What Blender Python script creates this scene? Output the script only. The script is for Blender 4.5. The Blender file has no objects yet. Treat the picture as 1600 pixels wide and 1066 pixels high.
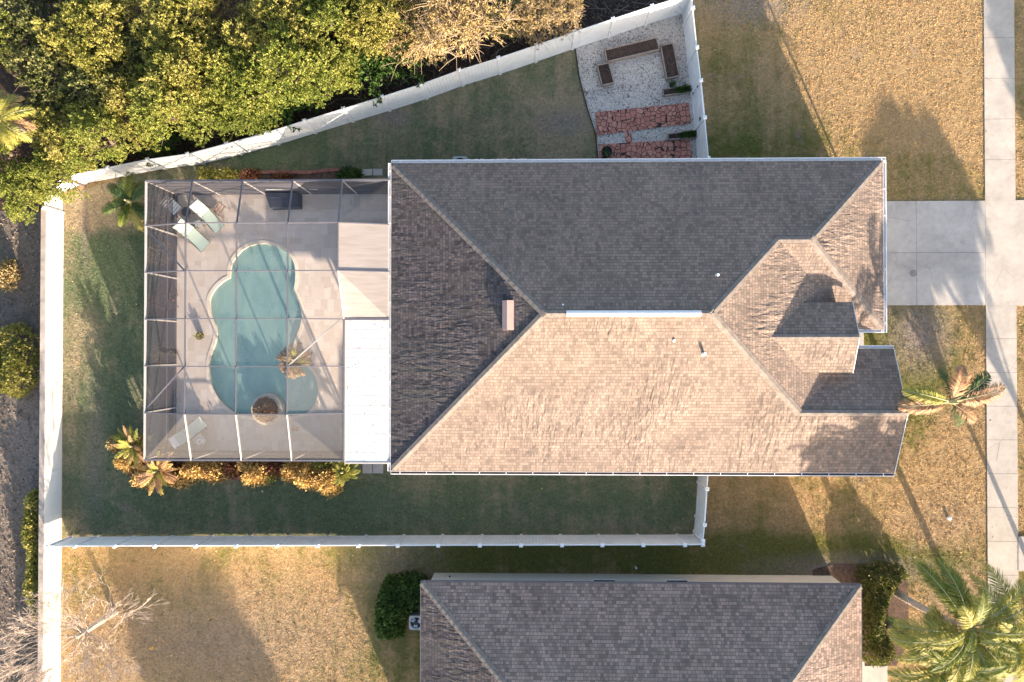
import bpy, math, random
import numpy as np
from mathutils import Vector, Matrix
from mathutils.geometry import tessellate_polygon

# ------------------------------------------------------------------ camera, sky, sun
sc = bpy.context.scene
COL = sc.collection
F, CX, CY, H = 1111.0, 800.0, 533.0, 33.5
nv = Vector((25, -12, -F)).normalized()
RQ = nv.rotation_difference(Vector((0, 0, -1)))
cam_d = bpy.data.cameras.new("camera")
cam = bpy.data.objects.new("camera", cam_d)
COL.objects.link(cam)
cam.location = (0, 0, H)
cam.rotation_mode = 'QUATERNION'
cam.rotation_quaternion = RQ
cam_d.sensor_width = 36.0
cam_d.lens = F / 1600.0 * 36.0
cam_d.clip_end = 2000
sc.camera = cam

SUN_EL, SX, SY = 13.9, 0.395, -0.9187          # direction towards the sun in plan
world = bpy.data.worlds.new("World")
sc.world = world
world.use_nodes = True
nt = world.node_tree
nt.nodes.clear()
wo = nt.nodes.new('ShaderNodeOutputWorld')
bg = nt.nodes.new('ShaderNodeBackground')
sky = nt.nodes.new('ShaderNodeTexSky')
sky.sky_type = 'NISHITA'
sky.sun_disc = False
sky.sun_elevation = math.radians(SUN_EL)
sky.sun_rotation = math.atan2(SX, SY)
sky.air_density = 1.0
sky.dust_density = 2.5
sky.ozone_density = 0.8
bg.inputs[1].default_value = 0.127
nt.links.new(sky.outputs[0], bg.inputs[0])
nt.links.new(bg.outputs[0], wo.inputs[0])
sd = bpy.data.lights.new("sun", 'SUN')
sd.energy = 5.0
sd.angle = math.radians(0.6)
sd.color = (1.0, 0.81, 0.615)
sun = bpy.data.objects.new("sun", sd)
COL.objects.link(sun)
ce = math.cos(math.radians(SUN_EL))
svec = Vector((SX * ce, SY * ce, math.sin(math.radians(SUN_EL))))
sun.rotation_mode = 'QUATERNION'
sun.rotation_quaternion = Vector((0, 0, 1)).rotation_difference(svec)
sc.view_settings.view_transform = 'Standard'
sc.view_settings.look = 'None'
sc.view_settings.exposure = 1.9
sc.view_settings.gamma = 1.0
sc.cycles.max_bounces = 6
sc.cycles.diffuse_bounces = 3
sc.cycles.transparent_max_bounces = 12


def P(px, py, z=0.0):
    d = RQ @ Vector(((px - CX) / F, -(py - CY) / F, -1.0))
    t = (z - H) / d.z
    return Vector((d.x * t, d.y * t, z))


def PX(px, z=0.0): return P(px, 545, z).x
def PY(py, z=0.0): return P(825, py, z).y


# ------------------------------------------------------------------ tagging helpers
def tag(o, label=None, cat=None, group=None, kind=None):
    if label: o['label'] = label
    if cat: o['category'] = cat
    if group: o['group'] = group
    if kind: o['kind'] = kind
    return o


def empty(name, loc, label, cat, group=None, rz=0.0):
    o = bpy.data.objects.new(name, None)
    COL.objects.link(o)
    o.location = loc
    o.rotation_euler = (0, 0, rz)
    o.empty_display_size = 0.2
    return tag(o, label, cat, group)


def copy_tree(o, parent=None):
    c = o.copy()
    COL.objects.link(c)
    c.parent = parent
    for ch in list(o.children):
        copy_tree(ch, c)
    return c


class MB:
    def __init__(self, uv=False):
        self.v, self.f, self.uv, self.mi = [], [], ([] if uv else None), []
        self.cur = 0

    def face(self, pts, uvs=None):
        n = len(self.v)
        self.v += [tuple(p) for p in pts]
        self.f.append(tuple(range(n, n + len(pts))))
        self.mi.append(self.cur)
        if self.uv is not None:
            self.uv += uvs if uvs else [(p[0], p[1]) for p in pts]

    def box(self, x0, x1, y0, y1, z0, z1):
        self.hexa([(x0, y0), (x1, y0), (x1, y1), (x0, y1)], z0, z1)

    def hexa(self, pl, z0, z1):
        """prism over plan polygon pl"""
        b = [(p[0], p[1], z0) for p in pl]
        t = [(p[0], p[1], z1) for p in pl]
        self.face(t)
        self.face(b[::-1])
        n = len(pl)
        for i in range(n):
            j = (i + 1) % n
            self.face([b[i], b[j], t[j], t[i]])

    def beam(self, a, b, w, h, up=(0, 0, 1)):
        a, b = Vector(a), Vector(b)
        d = (b - a).normalized()
        u = Vector(up)
        s = d.cross(u)
        if s.length < 1e-4:
            s = d.cross(Vector((0, 1, 0)))
        s.normalize()
        u = s.cross(d).normalized()
        c = []
        for q in (a, b):
            c.append([q + s * (i * w / 2) + u * (j * h / 2) for i, j in ((-1, -1), (1, -1), (1, 1), (-1, 1))])
        for k in range(4):
            l = (k + 1) % 4
            self.face([c[0][k], c[0][l], c[1][l], c[1][k]])
        self.face(c[0][::-1])
        self.face(c[1])

    def tube(self, pts, rads, n=6, cap=True):
        rings = []
        prev = None
        for i, p in enumerate(pts):
            p = Vector(p)
            q = Vector(pts[min(i + 1, len(pts) - 1)]) - Vector(pts[max(i - 1, 0)])
            q.normalize()
            s = q.cross(Vector((0, 0, 1)))
            if s.length < 0.05:
                s = q.cross(Vector((0, 1, 0)))
            s.normalize()
            u = s.cross(q)
            rings.append([p + (s * math.cos(2 * math.pi * k / n) + u * math.sin(2 * math.pi * k / n)) * rads[i] for k in range(n)])
        for a, b in zip(rings[:-1], rings[1:]):
            for k in range(n):
                l = (k + 1) % n
                self.face([a[k], a[l], b[l], b[k]])
        if cap:
            self.face(rings[-1])
            self.face(rings[0][::-1])

    def cyl(self, c, r, z0, z1, n=20, r1=None):
        r1 = r if r1 is None else r1
        a = [(c[0] + r * math.cos(2 * math.pi * k / n), c[1] + r * math.sin(2 * math.pi * k / n), z0) for k in range(n)]
        b = [(c[0] + r1 * math.cos(2 * math.pi * k / n), c[1] + r1 * math.sin(2 * math.pi * k / n), z1) for k in range(n)]
        for k in range(n):
            l = (k + 1) % n
            self.face([a[k], a[l], b[l], b[k]])
        self.face(b)
        self.face(a[::-1])

    def build(self, name, mats, parent=None, smooth=False):
        me = bpy.data.meshes.new(name)
        me.from_pydata(self.v, [], self.f)
        if not isinstance(mats, (list, tuple)):
            mats = [mats]
        for m in mats:
            me.materials.append(m)
        if len(mats) > 1:
            me.polygons.foreach_set('material_index', self.mi)
        if self.uv is not None:
            l = me.uv_layers.new(name='UVMap')
            l.data.foreach_set('uv', np.array(self.uv, dtype=np.float32).ravel())
        if smooth:
            me.polygons.foreach_set('use_smooth', [True] * len(me.polygons))
        me.update()
        o = bpy.data.objects.new(name, me)
        COL.objects.link(o)
        if parent is not None:
            o.parent = parent
        return o


def np_mesh(name, V, k, mat, parent=None):
    """V: (N,k,3) array of separate k-gons"""
    n = V.shape[0]
    me = bpy.data.meshes.new(name)
    me.vertices.add(n * k)
    me.vertices.foreach_set('co', V.astype(np.float32).ravel())
    me.loops.add(n * k)
    me.loops.foreach_set('vertex_index', np.arange(n * k, dtype=np.int32))
    me.polygons.add(n)
    me.polygons.foreach_set('loop_start', np.arange(0, n * k, k, dtype=np.int32))
    me.materials.append(mat)
    me.update(calc_edges=True)
    me.validate()
    if name is None:
        return me
    o = bpy.data.objects.new(name, me)
    COL.objects.link(o)
    if parent is not None:
        o.parent = parent
    return o


def sheet(name, pl, z, mat, holes=(), uv=False):
    """flat polygon in plan at height z (with holes)"""
    loops = [[Vector((p[0], p[1], 0)) for p in pl]] + [[Vector((p[0], p[1], 0)) for p in h] for h in holes]
    allv = [v for l in loops for v in l]
    tris = tessellate_polygon(loops)
    me = bpy.data.meshes.new(name)
    fs = []
    for t in tris:
        a, b, c = [allv[i] for i in t]
        if (b - a).cross(c - a).z < 0:
            t = (t[0], t[2], t[1])
        fs.append(tuple(t))
    me.from_pydata([(v.x, v.y, z) for v in allv], [], fs)
    me.materials.append(mat)
    me.update()
    o = bpy.data.objects.new(name, me)
    COL.objects.link(o)
    tag(o, kind='structure')
    return o


# ------------------------------------------------------------------ materials
class NB:
    """tiny node builder"""
    def __init__(self, name):
        self.m = bpy.data.materials.new(name)
        self.m.use_nodes = True
        self.t = self.m.node_tree
        self.b = self.t.nodes['Principled BSDF']
        self.out = self.t.nodes['Material Output']
        self.b.inputs['Roughness'].default_value = 0.85
        self.b.inputs['Specular IOR Level'].default_value = 0.25

    def n(self, typ, **kw):
        nd = self.t.nodes.new(typ)
        for k, v in kw.items():
            setattr(nd, k, v)
        return nd

    def link(self, a, b): self.t.links.new(a, b)

    def coord(self, kind='Object'):
        return self.n('ShaderNodeTexCoord').outputs[kind]

    def noise(self, vec, scale, detail=4, rough=0.6, dist=0.0):
        nd = self.n('ShaderNodeTexNoise')
        nd.inputs['Scale'].default_value = scale
        nd.inputs['Detail'].default_value = detail
        nd.inputs['Roughness'].default_value = rough
        nd.inputs['Distortion'].default_value = dist
        self.link(vec, nd.inputs['Vector'])
        return nd.outputs['Fac']

    def ramp(self, fac, stops):
        r = self.n('ShaderNodeValToRGB')
        e = r.color_ramp.elements
        while len(e) < len(stops):
            e.new(0.5)
        for i, (p, c) in enumerate(stops):
            e[i].position = p
            e[i].color = (c[0], c[1], c[2], 1) if isinstance(c, (tuple, list)) else (c, c, c, 1)
        self.link(fac, r.inputs[0])
        return r.outputs[0]

    def mix(self, fac, a, b, mode='MIX'):
        x = self.n('ShaderNodeMix', data_type='RGBA', blend_type=mode)
        for s, v in ((x.inputs['Factor'], fac), (x.inputs[6], a), (x.inputs[7], b)):
            if isinstance(v, (int, float)):
                s.default_value = v
            elif isinstance(v, (tuple, list)):
                s.default_value = (v[0], v[1], v[2], 1)
            else:
                self.link(v, s)
        return x.outputs[2]

    def math(self, op, a, b=None, c=None, clamp=False):
        x = self.n('ShaderNodeMath', operation=op, use_clamp=clamp)
        for i, v in enumerate((a, b, c)):
            if v is None: continue
            if isinstance(v, (int, float)):
                x.inputs[i].default_value = v
            else:
                self.link(v, x.inputs[i])
        return x.outputs[0]

    def mapv(self, vec, scale=(1, 1, 1), loc=(0, 0, 0), rot=(0, 0, 0)):
        m = self.n('ShaderNodeMapping')
        m.inputs['Scale'].default_value = scale
        m.inputs['Location'].default_value = loc
        m.inputs['Rotation'].default_value = rot
        self.link(vec, m.inputs['Vector'])
        return m.outputs[0]

    def patch(self, vec, c, r, soft=0.45):
        """1 inside an ellipse at plan position c with radii r, soft edge broken by noise"""
        v = self.mapv(vec, scale=(1.0 / r[0], 1.0 / r[1], 0.0), loc=(-c[0] / r[0], -c[1] / r[1], 0))
        l = self.n('ShaderNodeVectorMath', operation='LENGTH')
        self.link(v, l.inputs[0])
        return self.math('SUBTRACT', 1.0, self.math('DIVIDE', self.math('SUBTRACT', l.outputs['Value'], 1 - soft, clamp=False), 2 * soft), clamp=True)

    def bump(self, h, strength=0.5, dist=0.02):
        bnode = self.n('ShaderNodeBump')
        bnode.inputs['Strength'].default_value = strength
        bnode.inputs['Distance'].default_value = dist
        self.link(h, bnode.inputs['Height'])
        self.link(bnode.outputs[0], self.b.inputs['Normal'])
        return bnode

    def color(self, c):
        if isinstance(c, (tuple, list)):
            self.b.inputs['Base Color'].default_value = (c[0], c[1], c[2], 1)
        else:
            self.link(c, self.b.inputs['Base Color'])


def simple(name, c, rough=0.6, metal=0.0, var=0.15, scale=3.0, bump=0.0, spec=0.3):
    b = NB(name)
    v = b.coord()
    f = b.noise(v, scale, 5, 0.65)
    lo = tuple(x * (1 - var) for x in c)
    hi = tuple(min(1, x * (1 + var)) for x in c)
    b.color(b.ramp(f, [(0.3, lo), (0.7, hi)]))
    b.b.inputs['Roughness'].default_value = rough
    b.b.inputs['Metallic'].default_value = metal
    b.b.inputs['Specular IOR Level'].default_value = spec
    if bump:
        b.bump(b.noise(v, scale * 8, 4), bump, 0.01)
    return b.m


def leaf_mat(name, cols, trans=0.25, rough=0.55, big=0.6):
    """cols: dark..light leaf colours, random per leaf and drifting over the crown"""
    b = NB(name)
    g = b.n('ShaderNodeNewGeometry')
    pos = g.outputs['Position']
    f = b.noise(pos, big, 3, 0.6)
    r = g.outputs['Random Per Island']
    k = b.math('ADD', b.math('MULTIPLY', r, 0.55), b.math('MULTIPLY', b.math('SUBTRACT', f, 0.25), 0.9), clamp=True)
    n = len(cols)
    c = b.ramp(k, [(0.08 + 0.84 * i / (n - 1), cols[i]) for i in range(n)])
    b.color(c)
    b.b.inputs['Roughness'].default_value = rough
    tr = b.n('ShaderNodeBsdfTranslucent')
    b.link(c, tr.inputs[0])
    mx = b.n('ShaderNodeMixShader')
    mx.inputs[0].default_value = trans
    b.link(b.b.outputs[0], mx.inputs[1])
    b.link(tr.outputs[0], mx.inputs[2])
    b.link(mx.outputs[0], b.out.inputs[0])
    return b.m


def lawn_mat(name, dry, green, base=0.5, greens=(), drys=(), bares=(), island=False):
    b = NB(name)
    v = b.n('ShaderNodeNewGeometry').outputs['Position']
    n1 = b.noise(v, 0.35, 5, 0.62, 0.6)
    n2 = b.noise(v, 2.2, 5, 0.7, 0.4)
    n3 = b.noise(v, 14.0, 4, 0.75)
    k = b.math('ADD', b.math('MULTIPLY', b.math('SUBTRACT', n1, 0.5), 1.9), b.math('MULTIPLY', b.math('SUBTRACT', n2, 0.5), 1.3))
    k = b.math('ADD', k, base)
    ns = b.noise(b.mapv(v, scale=(1.9, 0.12, 1)), 1.0, 3, 0.6)
    k = b.math('ADD', k, b.math('MULTIPLY', b.math('SUBTRACT', ns, 0.5), 1.1))
    for c, r, s in greens:
        k = b.math('ADD', k, b.math('MULTIPLY', b.patch(v, c, r), s))
    for c, r, s in drys:
        k = b.math('SUBTRACT', k, b.math('MULTIPLY', b.patch(v, c, r), s))
    k = b.math('ADD', k, b.math('MULTIPLY', b.math('SUBTRACT', n3, 0.5), 0.9), clamp=True)
    mid = tuple(0.5 * (p + q) for p, q in zip(dry, green))
    col = b.ramp(k, [(0.1, dry), (0.5, mid), (0.9, green)])
    bare = None
    for c, r, s in bares:
        m = b.math('MULTIPLY', b.patch(v, c, r, 0.7), s)
        bare = m if bare is None else b.math('MAXIMUM', bare, m)
    if bare is not None:
        bf = b.math('MULTIPLY', b.math('MULTIPLY', bare, b.math('ADD', n2, 0.45)), 1.0, clamp=True)
        col = b.mix(bf, col, (0.30, 0.25, 0.215))
    sp = b.noise(v, 3.3, 2, 0.5)
    col = b.mix(b.math('MULTIPLY', b.math('SUBTRACT', sp, 0.66, clamp=True), 5.0, clamp=True), col, tuple(q * 0.55 for q in green))
    sb = b.noise(v, 0.75, 4, 0.62, 0.5)
    col = b.mix(b.math('MULTIPLY', b.math('MULTIPLY', b.math('SUBTRACT', sb, 0.60, clamp=True), 7.0, clamp=True), b.math('ADD', n2, 0.1), clamp=True), col, (0.30, 0.235, 0.19))
    if island:
        r = b.n('ShaderNodeNewGeometry').outputs['Random Per Island']
        col = b.mix(1.0, col, b.ramp(r, [(0.0, 0.6), (1.0, 1.3)]), 'MULTIPLY')
    else:
        n4 = b.noise(v, 6.5, 3, 0.7)
        col = b.mix(1.0, col, b.ramp(n3, [(0.3, 0.62), (0.7, 1.15)]), 'MULTIPLY')
        col = b.mix(1.0, col, b.ramp(n4, [(0.32, 0.72), (0.68, 1.12)]), 'MULTIPLY')
    b.color(col)
    b.b.inputs['Roughness'].default_value = 0.95
    b.b.inputs['Specular IOR Level'].default_value = 0.05
    if not island:
        h = b.math('ADD', n3, b.math('MULTIPLY', b.noise(v, 5.0, 4, 0.7), 1.2))
        b.bump(h, 1.0, 0.06)
    return b.m


def shingle_mat(name, tint=(1, 1, 1), wave=1.0, algae=1.6, steps=1.0, con=0.10):
    b = NB(name)
    uv = b.n('ShaderNodeUVMap').outputs[0]
    sep = b.n('ShaderNodeSeparateXYZ')
    b.link(uv, sep.inputs[0])
    br = b.n('ShaderNodeTexBrick')
    br.offset = 0.37
    br.offset_frequency = 2
    br.squash = 0.7
    br.squash_frequency = 3
    br.inputs['Color1'].default_value = (0, 0, 0, 1)
    br.inputs['Color2'].default_value = (1, 1, 1, 1)
    br.inputs['Mortar'].default_value = (0, 0, 0, 1)
    br.inputs['Scale'].default_value = 1.0
    br.inputs['Mortar Size'].default_value = 0.006
    br.inputs['Mortar Smooth'].default_value = 0.3
    br.inputs['Brick Width'].default_value = 0.17
    br.inputs['Row Height'].default_value = 0.14
    b.link(uv, br.inputs['Vector'])
    uv2 = b.mapv(uv, loc=(0.07, 0.0, 0))
    n1 = b.noise(uv, 0.5, 4, 0.6)
    n2 = b.noise(uv, 40, 3, 0.7)
    k = b.math('ADD', b.math('ADD', b.math('MULTIPLY', br.outputs['Color'], 0.6), 0.06), b.math('MULTIPLY', b.math('SUBTRACT', n2, 0.25), 0.4), clamp=True)
    c = b.ramp(k, [(0.05, (0.185, 0.158, 0.142)), (0.35, (0.228, 0.192, 0.170)), (0.65, (0.252, 0.207, 0.182)), (0.85, (0.262, 0.196, 0.168)), (1.0, (0.30, 0.255, 0.225))])
    c = b.mix(1.0, c, b.ramp(n1, [(0.3, 0.82), (0.7, 1.12)]), 'MULTIPLY')
    c = b.mix(1.0, c, b.ramp(br.outputs['Color'], [(0.0, 1 - con), (1.0, 1 + con)]), 'MULTIPLY')
    c = b.mix(1.0, c, tint, 'MULTIPLY')
    c = b.mix(b.math('MULTIPLY', br.outputs['Fac'], 0.65), c, (0.07, 0.06, 0.06))
    # dark algae streaks running down the slope
    st = b.noise(b.mapv(uv, scale=(1.6, 0.12, 1)), 1.0, 4, 0.6)
    c = b.mix(b.math('MULTIPLY', b.math('SUBTRACT', st, 0.55 if algae < 2 else 0.42, clamp=True), algae), c, (0.10, 0.095, 0.09))
    b.color(c)
    b.b.inputs['Roughness'].default_value = 0.95
    b.b.inputs['Specular IOR Level'].default_value = 0.08
    # courses step down towards the eave, each tab has its own thickness, deck waves under them
    row = b.math('FRACT', b.math('DIVIDE', sep.outputs['Y'], 0.14))
    h = b.math('MULTIPLY', b.math('SUBTRACT', 1.0, row), 0.6 * steps)
    h = b.math('ADD', h, b.math('MULTIPLY', br.outputs['Color'], 0.9))
    wv = b.noise(b.mapv(uv, scale=(4.2, 1.1, 1)), 1.3, 2, 0.5, 0.5)
    wm = b.math('MULTIPLY', b.math('SUBTRACT', b.noise(uv, 0.28, 2, 0.5), 0.40, clamp=True), 27.0)
    h = b.math('ADD', h, b.math('MULTIPLY', wv, b.math('MULTIPLY', b.math('ADD', wm, 0.8), wave)))
    h = b.math('ADD', h, b.math('MULTIPLY', n2, 0.25))
    b.bump(h, 1.0, 0.018)
    return b.m


def concrete_mat(name, c, stain=0.12, scale=0.6):
    b = NB(name)
    v = b.coord()
    n1 = b.noise(v, scale, 6, 0.65)
    n2 = b.noise(v, 30, 3, 0.7)
    n3 = b.noise(v, 4.0, 4, 0.6)
    col = b.ramp(n1, [(0.3, tuple(x * (1 - stain) for x in c)), (0.7, tuple(x * (1 + stain * 0.6) for x in c))])
    col = b.mix(1.0, col, b.ramp(n2, [(0.3, 0.93), (0.7, 1.05)]), 'MULTIPLY')
    col = b.mix(1.0, col, b.ramp(n3, [(0.35, 0.94), (0.6, 1.03)]), 'MULTIPLY')
    vo = b.n('ShaderNodeTexVoronoi', feature='DISTANCE_TO_EDGE')
    vo.inputs['Scale'].default_value = 0.35
    b.link(b.mapv(v, loc=(3.3, 1.7, 0)), vo.inputs['Vector'])
    ck = b.math('MULTIPLY', b.ramp(vo.outputs['Distance'], [(0.0, 1.0), (0.004, 0.0)]), b.ramp(b.noise(v, 0.5, 2, 0.5), [(0.5, 0.0), (0.56, 0.55)]))
    col = b.mix(ck, col, (0.12, 0.10, 0.09))
    mil = b.noise(v, 1.7, 6, 0.75)
    col = b.mix(b.math('MULTIPLY', b.math('SUBTRACT', mil, 0.58, clamp=True), 2.5, clamp=True), col, (0.22, 0.20, 0.17))
    b.color(col)
    b.b.inputs['Roughness'].default_value = 0.9
    b.bump(n2, 0.2, 0.004)
    return b.m


def deck_mat():
    b = NB('travertine')
    v = b.coord()
    vd = b.mapv(v, rot=(0, 0, math.radians(0)))
    cols = None
    facs = []
    for (w, h, off, loc) in ((0.46, 0.31, 0.33, (0, 0, 0)), (0.31, 0.61, 0.5, (0.2, 0.1, 0))):
        br = b.n('ShaderNodeTexBrick')
        br.offset = off
        br.inputs['Color1'].default_value = (0, 0, 0, 1)
        br.inputs['Color2'].default_value = (1, 1, 1, 1)
        br.inputs['Mortar'].default_value = (0.5, 0.5, 0.5, 1)
        br.inputs['Scale'].default_value = 1.0
        br.inputs['Mortar Size'].default_value = 0.006
        br.inputs['Brick Width'].default_value = w
        br.inputs['Row Height'].default_value = h
        b.link(b.mapv(vd, loc=loc), br.inputs['Vector'])
        facs.append((br.outputs['Color'], br.outputs['Fac']))
    ch = b.ramp(b.noise(v, 0.9, 1, 0.4), [(0.49, 0.0), (0.51, 1.0)])
    k = b.mix(ch, facs[0][0], facs[1][0])
    mo = b.mix(ch, facs[0][1], facs[1][1])
    n = b.noise(b.mapv(v, scale=(1, 2.2, 1)), 4.0, 6, 0.7, 0.8)
    kk = b.math('ADD', b.math('MULTIPLY', k, 0.7), b.math('MULTIPLY', n, 0.4), clamp=True)
    c = b.ramp(kk, [(0.1, (0.46, 0.385, 0.335)), (0.5, (0.53, 0.46, 0.415)), (0.9, (0.58, 0.52, 0.48))])
    c = b.mix(b.math('MULTIPLY', b.math('SUBTRACT', b.noise(b.mapv(v, scale=(1, 1.8, 1)), 6.0, 5, 0.7), 0.62, clamp=True), 5.0, clamp=True), c, (0.20, 0.15, 0.13))
    c = b.mix(b.math('MULTIPLY', mo, 0.35), c, (0.36, 0.31, 0.28))
    b.color(c)
    b.b.inputs['Roughness'].default_value = 0.75
    return b.m


def flag_mat():
    b = NB('red_flagstone')
    v = b.mapv(b.coord(), scale=(1, 1, 0))
    w = b.n('ShaderNodeTexVoronoi', feature='DISTANCE_TO_EDGE')
    w.inputs['Scale'].default_value = 4.3
    w.inputs['Randomness'].default_value = 0.75
    b.link(v, w.inputs['Vector'])
    q = b.n('ShaderNodeTexVoronoi')
    q.inputs['Scale'].default_value = 4.3
    q.inputs['Randomness'].default_value = 0.75
    b.link(v, q.inputs['Vector'])
    sp = b.n('ShaderNodeSeparateColor')
    b.link(q.outputs['Color'], sp.inputs[0])
    c = b.ramp(sp.outputs[0], [(0.0, (0.40, 0.165, 0.125)), (0.5, (0.49, 0.21, 0.16)), (1.0, (0.56, 0.27, 0.205))])
    c = b.mix(1.0, c, b.ramp(b.noise(v, 6, 5, 0.7), [(0.3, 0.75), (0.7, 1.15)]), 'MULTIPLY')
    e = b.ramp(w.outputs['Distance'], [(0.03, 1.0), (0.06, 0.0)])
    c = b.mix(e, c, (0.045, 0.03, 0.027))
    b.color(c)
    b.bump(b.math('SUBTRACT', 1.0, e), 0.6, 0.02)
    return b.m


def gravel_mat():
    b = NB('white_pebbles')
    v = b.mapv(b.coord(), scale=(1, 1, 0))
    q = b.n('ShaderNodeTexVoronoi')
    q.inputs['Scale'].default_value = 22.0
    b.link(v, q.inputs['Vector'])
    sp = b.n('ShaderNodeSeparateColor')
    b.link(q.outputs['Color'], sp.inputs[0])
    n = b.noise(v, 0.8, 5, 0.7)
    k = b.math('ADD', sp.outputs[0], b.math('MULTIPLY', b.math('SUBTRACT', n, 0.5), 1.1))
    c = b.ramp(k, [(0.02, (0.12, 0.09, 0.08)), (0.12, (0.26, 0.21, 0.19)), (0.26, (0.42, 0.385, 0.35)), (1.0, (0.62, 0.58, 0.535))])
    b.color(c)
    b.bump(q.outputs['Distance'], 0.8, 0.03)
    return b.m


M = {}
M['white_vinyl'] = simple('white_vinyl', (0.74, 0.76, 0.78), 0.45, 0, 0.09, 2.5)
M['white_wall'] = simple('white_painted_wall', (0.80, 0.79, 0.77), 0.7, 0, 0.04, 2.0)
M['wall_cap'] = simple('weathered_wall_cap', (0.36, 0.31, 0.28), 0.9, 0, 0.35, 1.5)
M['stucco'] = simple('cream_stucco', (0.62, 0.55, 0.46), 0.9, 0, 0.05, 2.0, 0.2)
M['gutter'] = simple('white_gutter_metal', (0.74, 0.74, 0.75), 0.4, 0, 0.06, 2.0)
M['gutter_dirt'] = simple('gutter_inside_dirt', (0.10, 0.07, 0.06), 0.9, 0, 0.5, 6.0)
M['shingle'] = shingle_mat('asphalt_shingles', (1.0, 0.94, 0.90), con=0.14)
M['shingle2'] = shingle_mat('asphalt_shingles_old', (1.10, 1.02, 1.0), wave=0.6, con=0.24)
M['shingle_w'] = shingle_mat('shade_tinted_algae_shingles', (0.37, 0.395, 0.48), 1.0, 2.0, 3.8, 0.36)  # dark bluish tint paints the left hips' shade into the colour, beside algae streaks
M['ridge_cap'] = simple('ridge_cap_shingle', (0.205, 0.175, 0.155), 0.95, 0, 0.3, 5.0, 0.3)
M['panel_roof'] = simple('white_panel_roof', (0.52, 0.525, 0.53), 0.55, 0, 0.05, 1.0)
M['frame'] = simple('shade_dark_aluminium', (0.12, 0.12, 0.145), 0.5, 0.0, 0.08, 2.0)  # navy-dark copy paints shade into cage beams; the pale one serves sunlit beams
M['frame_w'] = simple('white_aluminium', (0.46, 0.43, 0.42), 0.5, 0.0, 0.06, 2.0)
M['vent_pink'] = simple('pinkish_vent_metal', (0.42, 0.29, 0.26), 0.5, 0.0, 0.08, 2.0)
M['concrete'] = concrete_mat('pale_concrete', (0.43, 0.405, 0.385), 0.26)
M['walk'] = concrete_mat('sidewalk_concrete', (0.44, 0.40, 0.36), 0.22)
M['joint'] = simple('joint_dirt', (0.24, 0.21, 0.19), 0.95, 0, 0.4, 8.0)
M['deck'] = deck_mat()
M['coping'] = simple('pool_coping_stone', (0.66, 0.57, 0.47), 0.7, 0, 0.12, 4.0)
M['flag'] = flag_mat()
M['gravel'] = gravel_mat()
M['soil'] = simple('dark_soil', (0.075, 0.052, 0.045), 0.98, 0, 0.5, 9.0, 0.8)
M['mulch'] = simple('mulch', (0.10, 0.065, 0.05), 0.98, 0, 0.5, 7.0, 0.9)
M['bed_wood'] = simple('weathered_bed_wood', (0.30, 0.25, 0.22), 0.85, 0, 0.25, 5.0)
M['black'] = simple('black_plastic', (0.02, 0.021, 0.024), 0.45, 0, 0.2, 3.0)
M['navy_cover'] = simple('dark_blue_cover', (0.045, 0.05, 0.075), 0.7, 0, 0.25, 4.0, 0.3)
M['ac_grey'] = simple('grey_painted_metal', (0.40, 0.42, 0.41), 0.5, 0.1, 0.1, 3.0)
M['dark_metal'] = simple('dark_metal', (0.04, 0.045, 0.05), 0.5, 0.4, 0.2, 3.0)
M['steel'] = simple('pale_steel', (0.55, 0.57, 0.58), 0.35, 0.6, 0.1, 3.0)
M['mint_sling'] = simple('mint_sling_fabric', (0.50, 0.60, 0.52), 0.8, 0, 0.06, 3.0)
M['chair_frame'] = simple('taupe_tube', (0.14, 0.13, 0.12), 0.5, 0.2, 0.2, 3.0)
M['white_plastic'] = simple('white_plastic', (0.78, 0.80, 0.82), 0.4, 0, 0.05, 3.0)
M['terracotta'] = simple('terracotta', (0.38, 0.19, 0.12), 0.85, 0, 0.15, 4.0)
M['curb_red'] = simple('red_edging_brick', (0.27, 0.12, 0.095), 0.9, 0, 0.25, 5.0)
M['bark'] = simple('grey_brown_bark', (0.13, 0.10, 0.085), 0.95, 0, 0.35, 8.0, 0.6)
M['pale_bark'] = simple('pale_bare_bark', (0.40, 0.33, 0.28), 0.9, 0, 0.25, 6.0, 0.3)
M['tan_twig'] = simple('tan_twig_bark', (0.33, 0.25, 0.17), 0.9, 0, 0.25, 6.0)
M['palm_bark'] = simple('ringed_palm_bark', (0.34, 0.30, 0.27), 0.95, 0, 0.3, 9.0, 0.6)
M['glass'] = simple('dark_window_glass', (0.03, 0.04, 0.05), 0.08, 0, 0.1, 2.0, spec=0.6)
M['rachis'] = simple('frond_stem', (0.36, 0.34, 0.18), 0.7, 0, 0.15, 4.0)
M['straw'] = leaf_mat('dry_straw', [(0.12, 0.07, 0.04), (0.38, 0.25, 0.14), (0.55, 0.42, 0.26)], 0.1)

M['leaf_green'] = leaf_mat('leaf_olive_green', [(0.045, 0.075, 0.016), (0.15, 0.20, 0.036), (0.30, 0.32, 0.07), (0.46, 0.43, 0.14)], 0.38)
M['leaf_yellow'] = leaf_mat('leaf_yellow_green', [(0.08, 0.10, 0.025), (0.24, 0.25, 0.05), (0.42, 0.38, 0.11), (0.56, 0.47, 0.20)], 0.38)
M['leaf_olive'] = leaf_mat('leaf_dull_olive', [(0.035, 0.05, 0.018), (0.09, 0.11, 0.035), (0.17, 0.18, 0.06), (0.27, 0.25, 0.10)], 0.2)
M['leaf_tan'] = leaf_mat('leaf_tan', [(0.13, 0.10, 0.04), (0.30, 0.22, 0.09), (0.42, 0.31, 0.14), (0.52, 0.41, 0.22)], 0.2)
M['leaf_dark'] = leaf_mat('leaf_dark_green', [(0.02, 0.045, 0.012), (0.05, 0.10, 0.02), (0.10, 0.16, 0.03)], 0.2)
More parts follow.
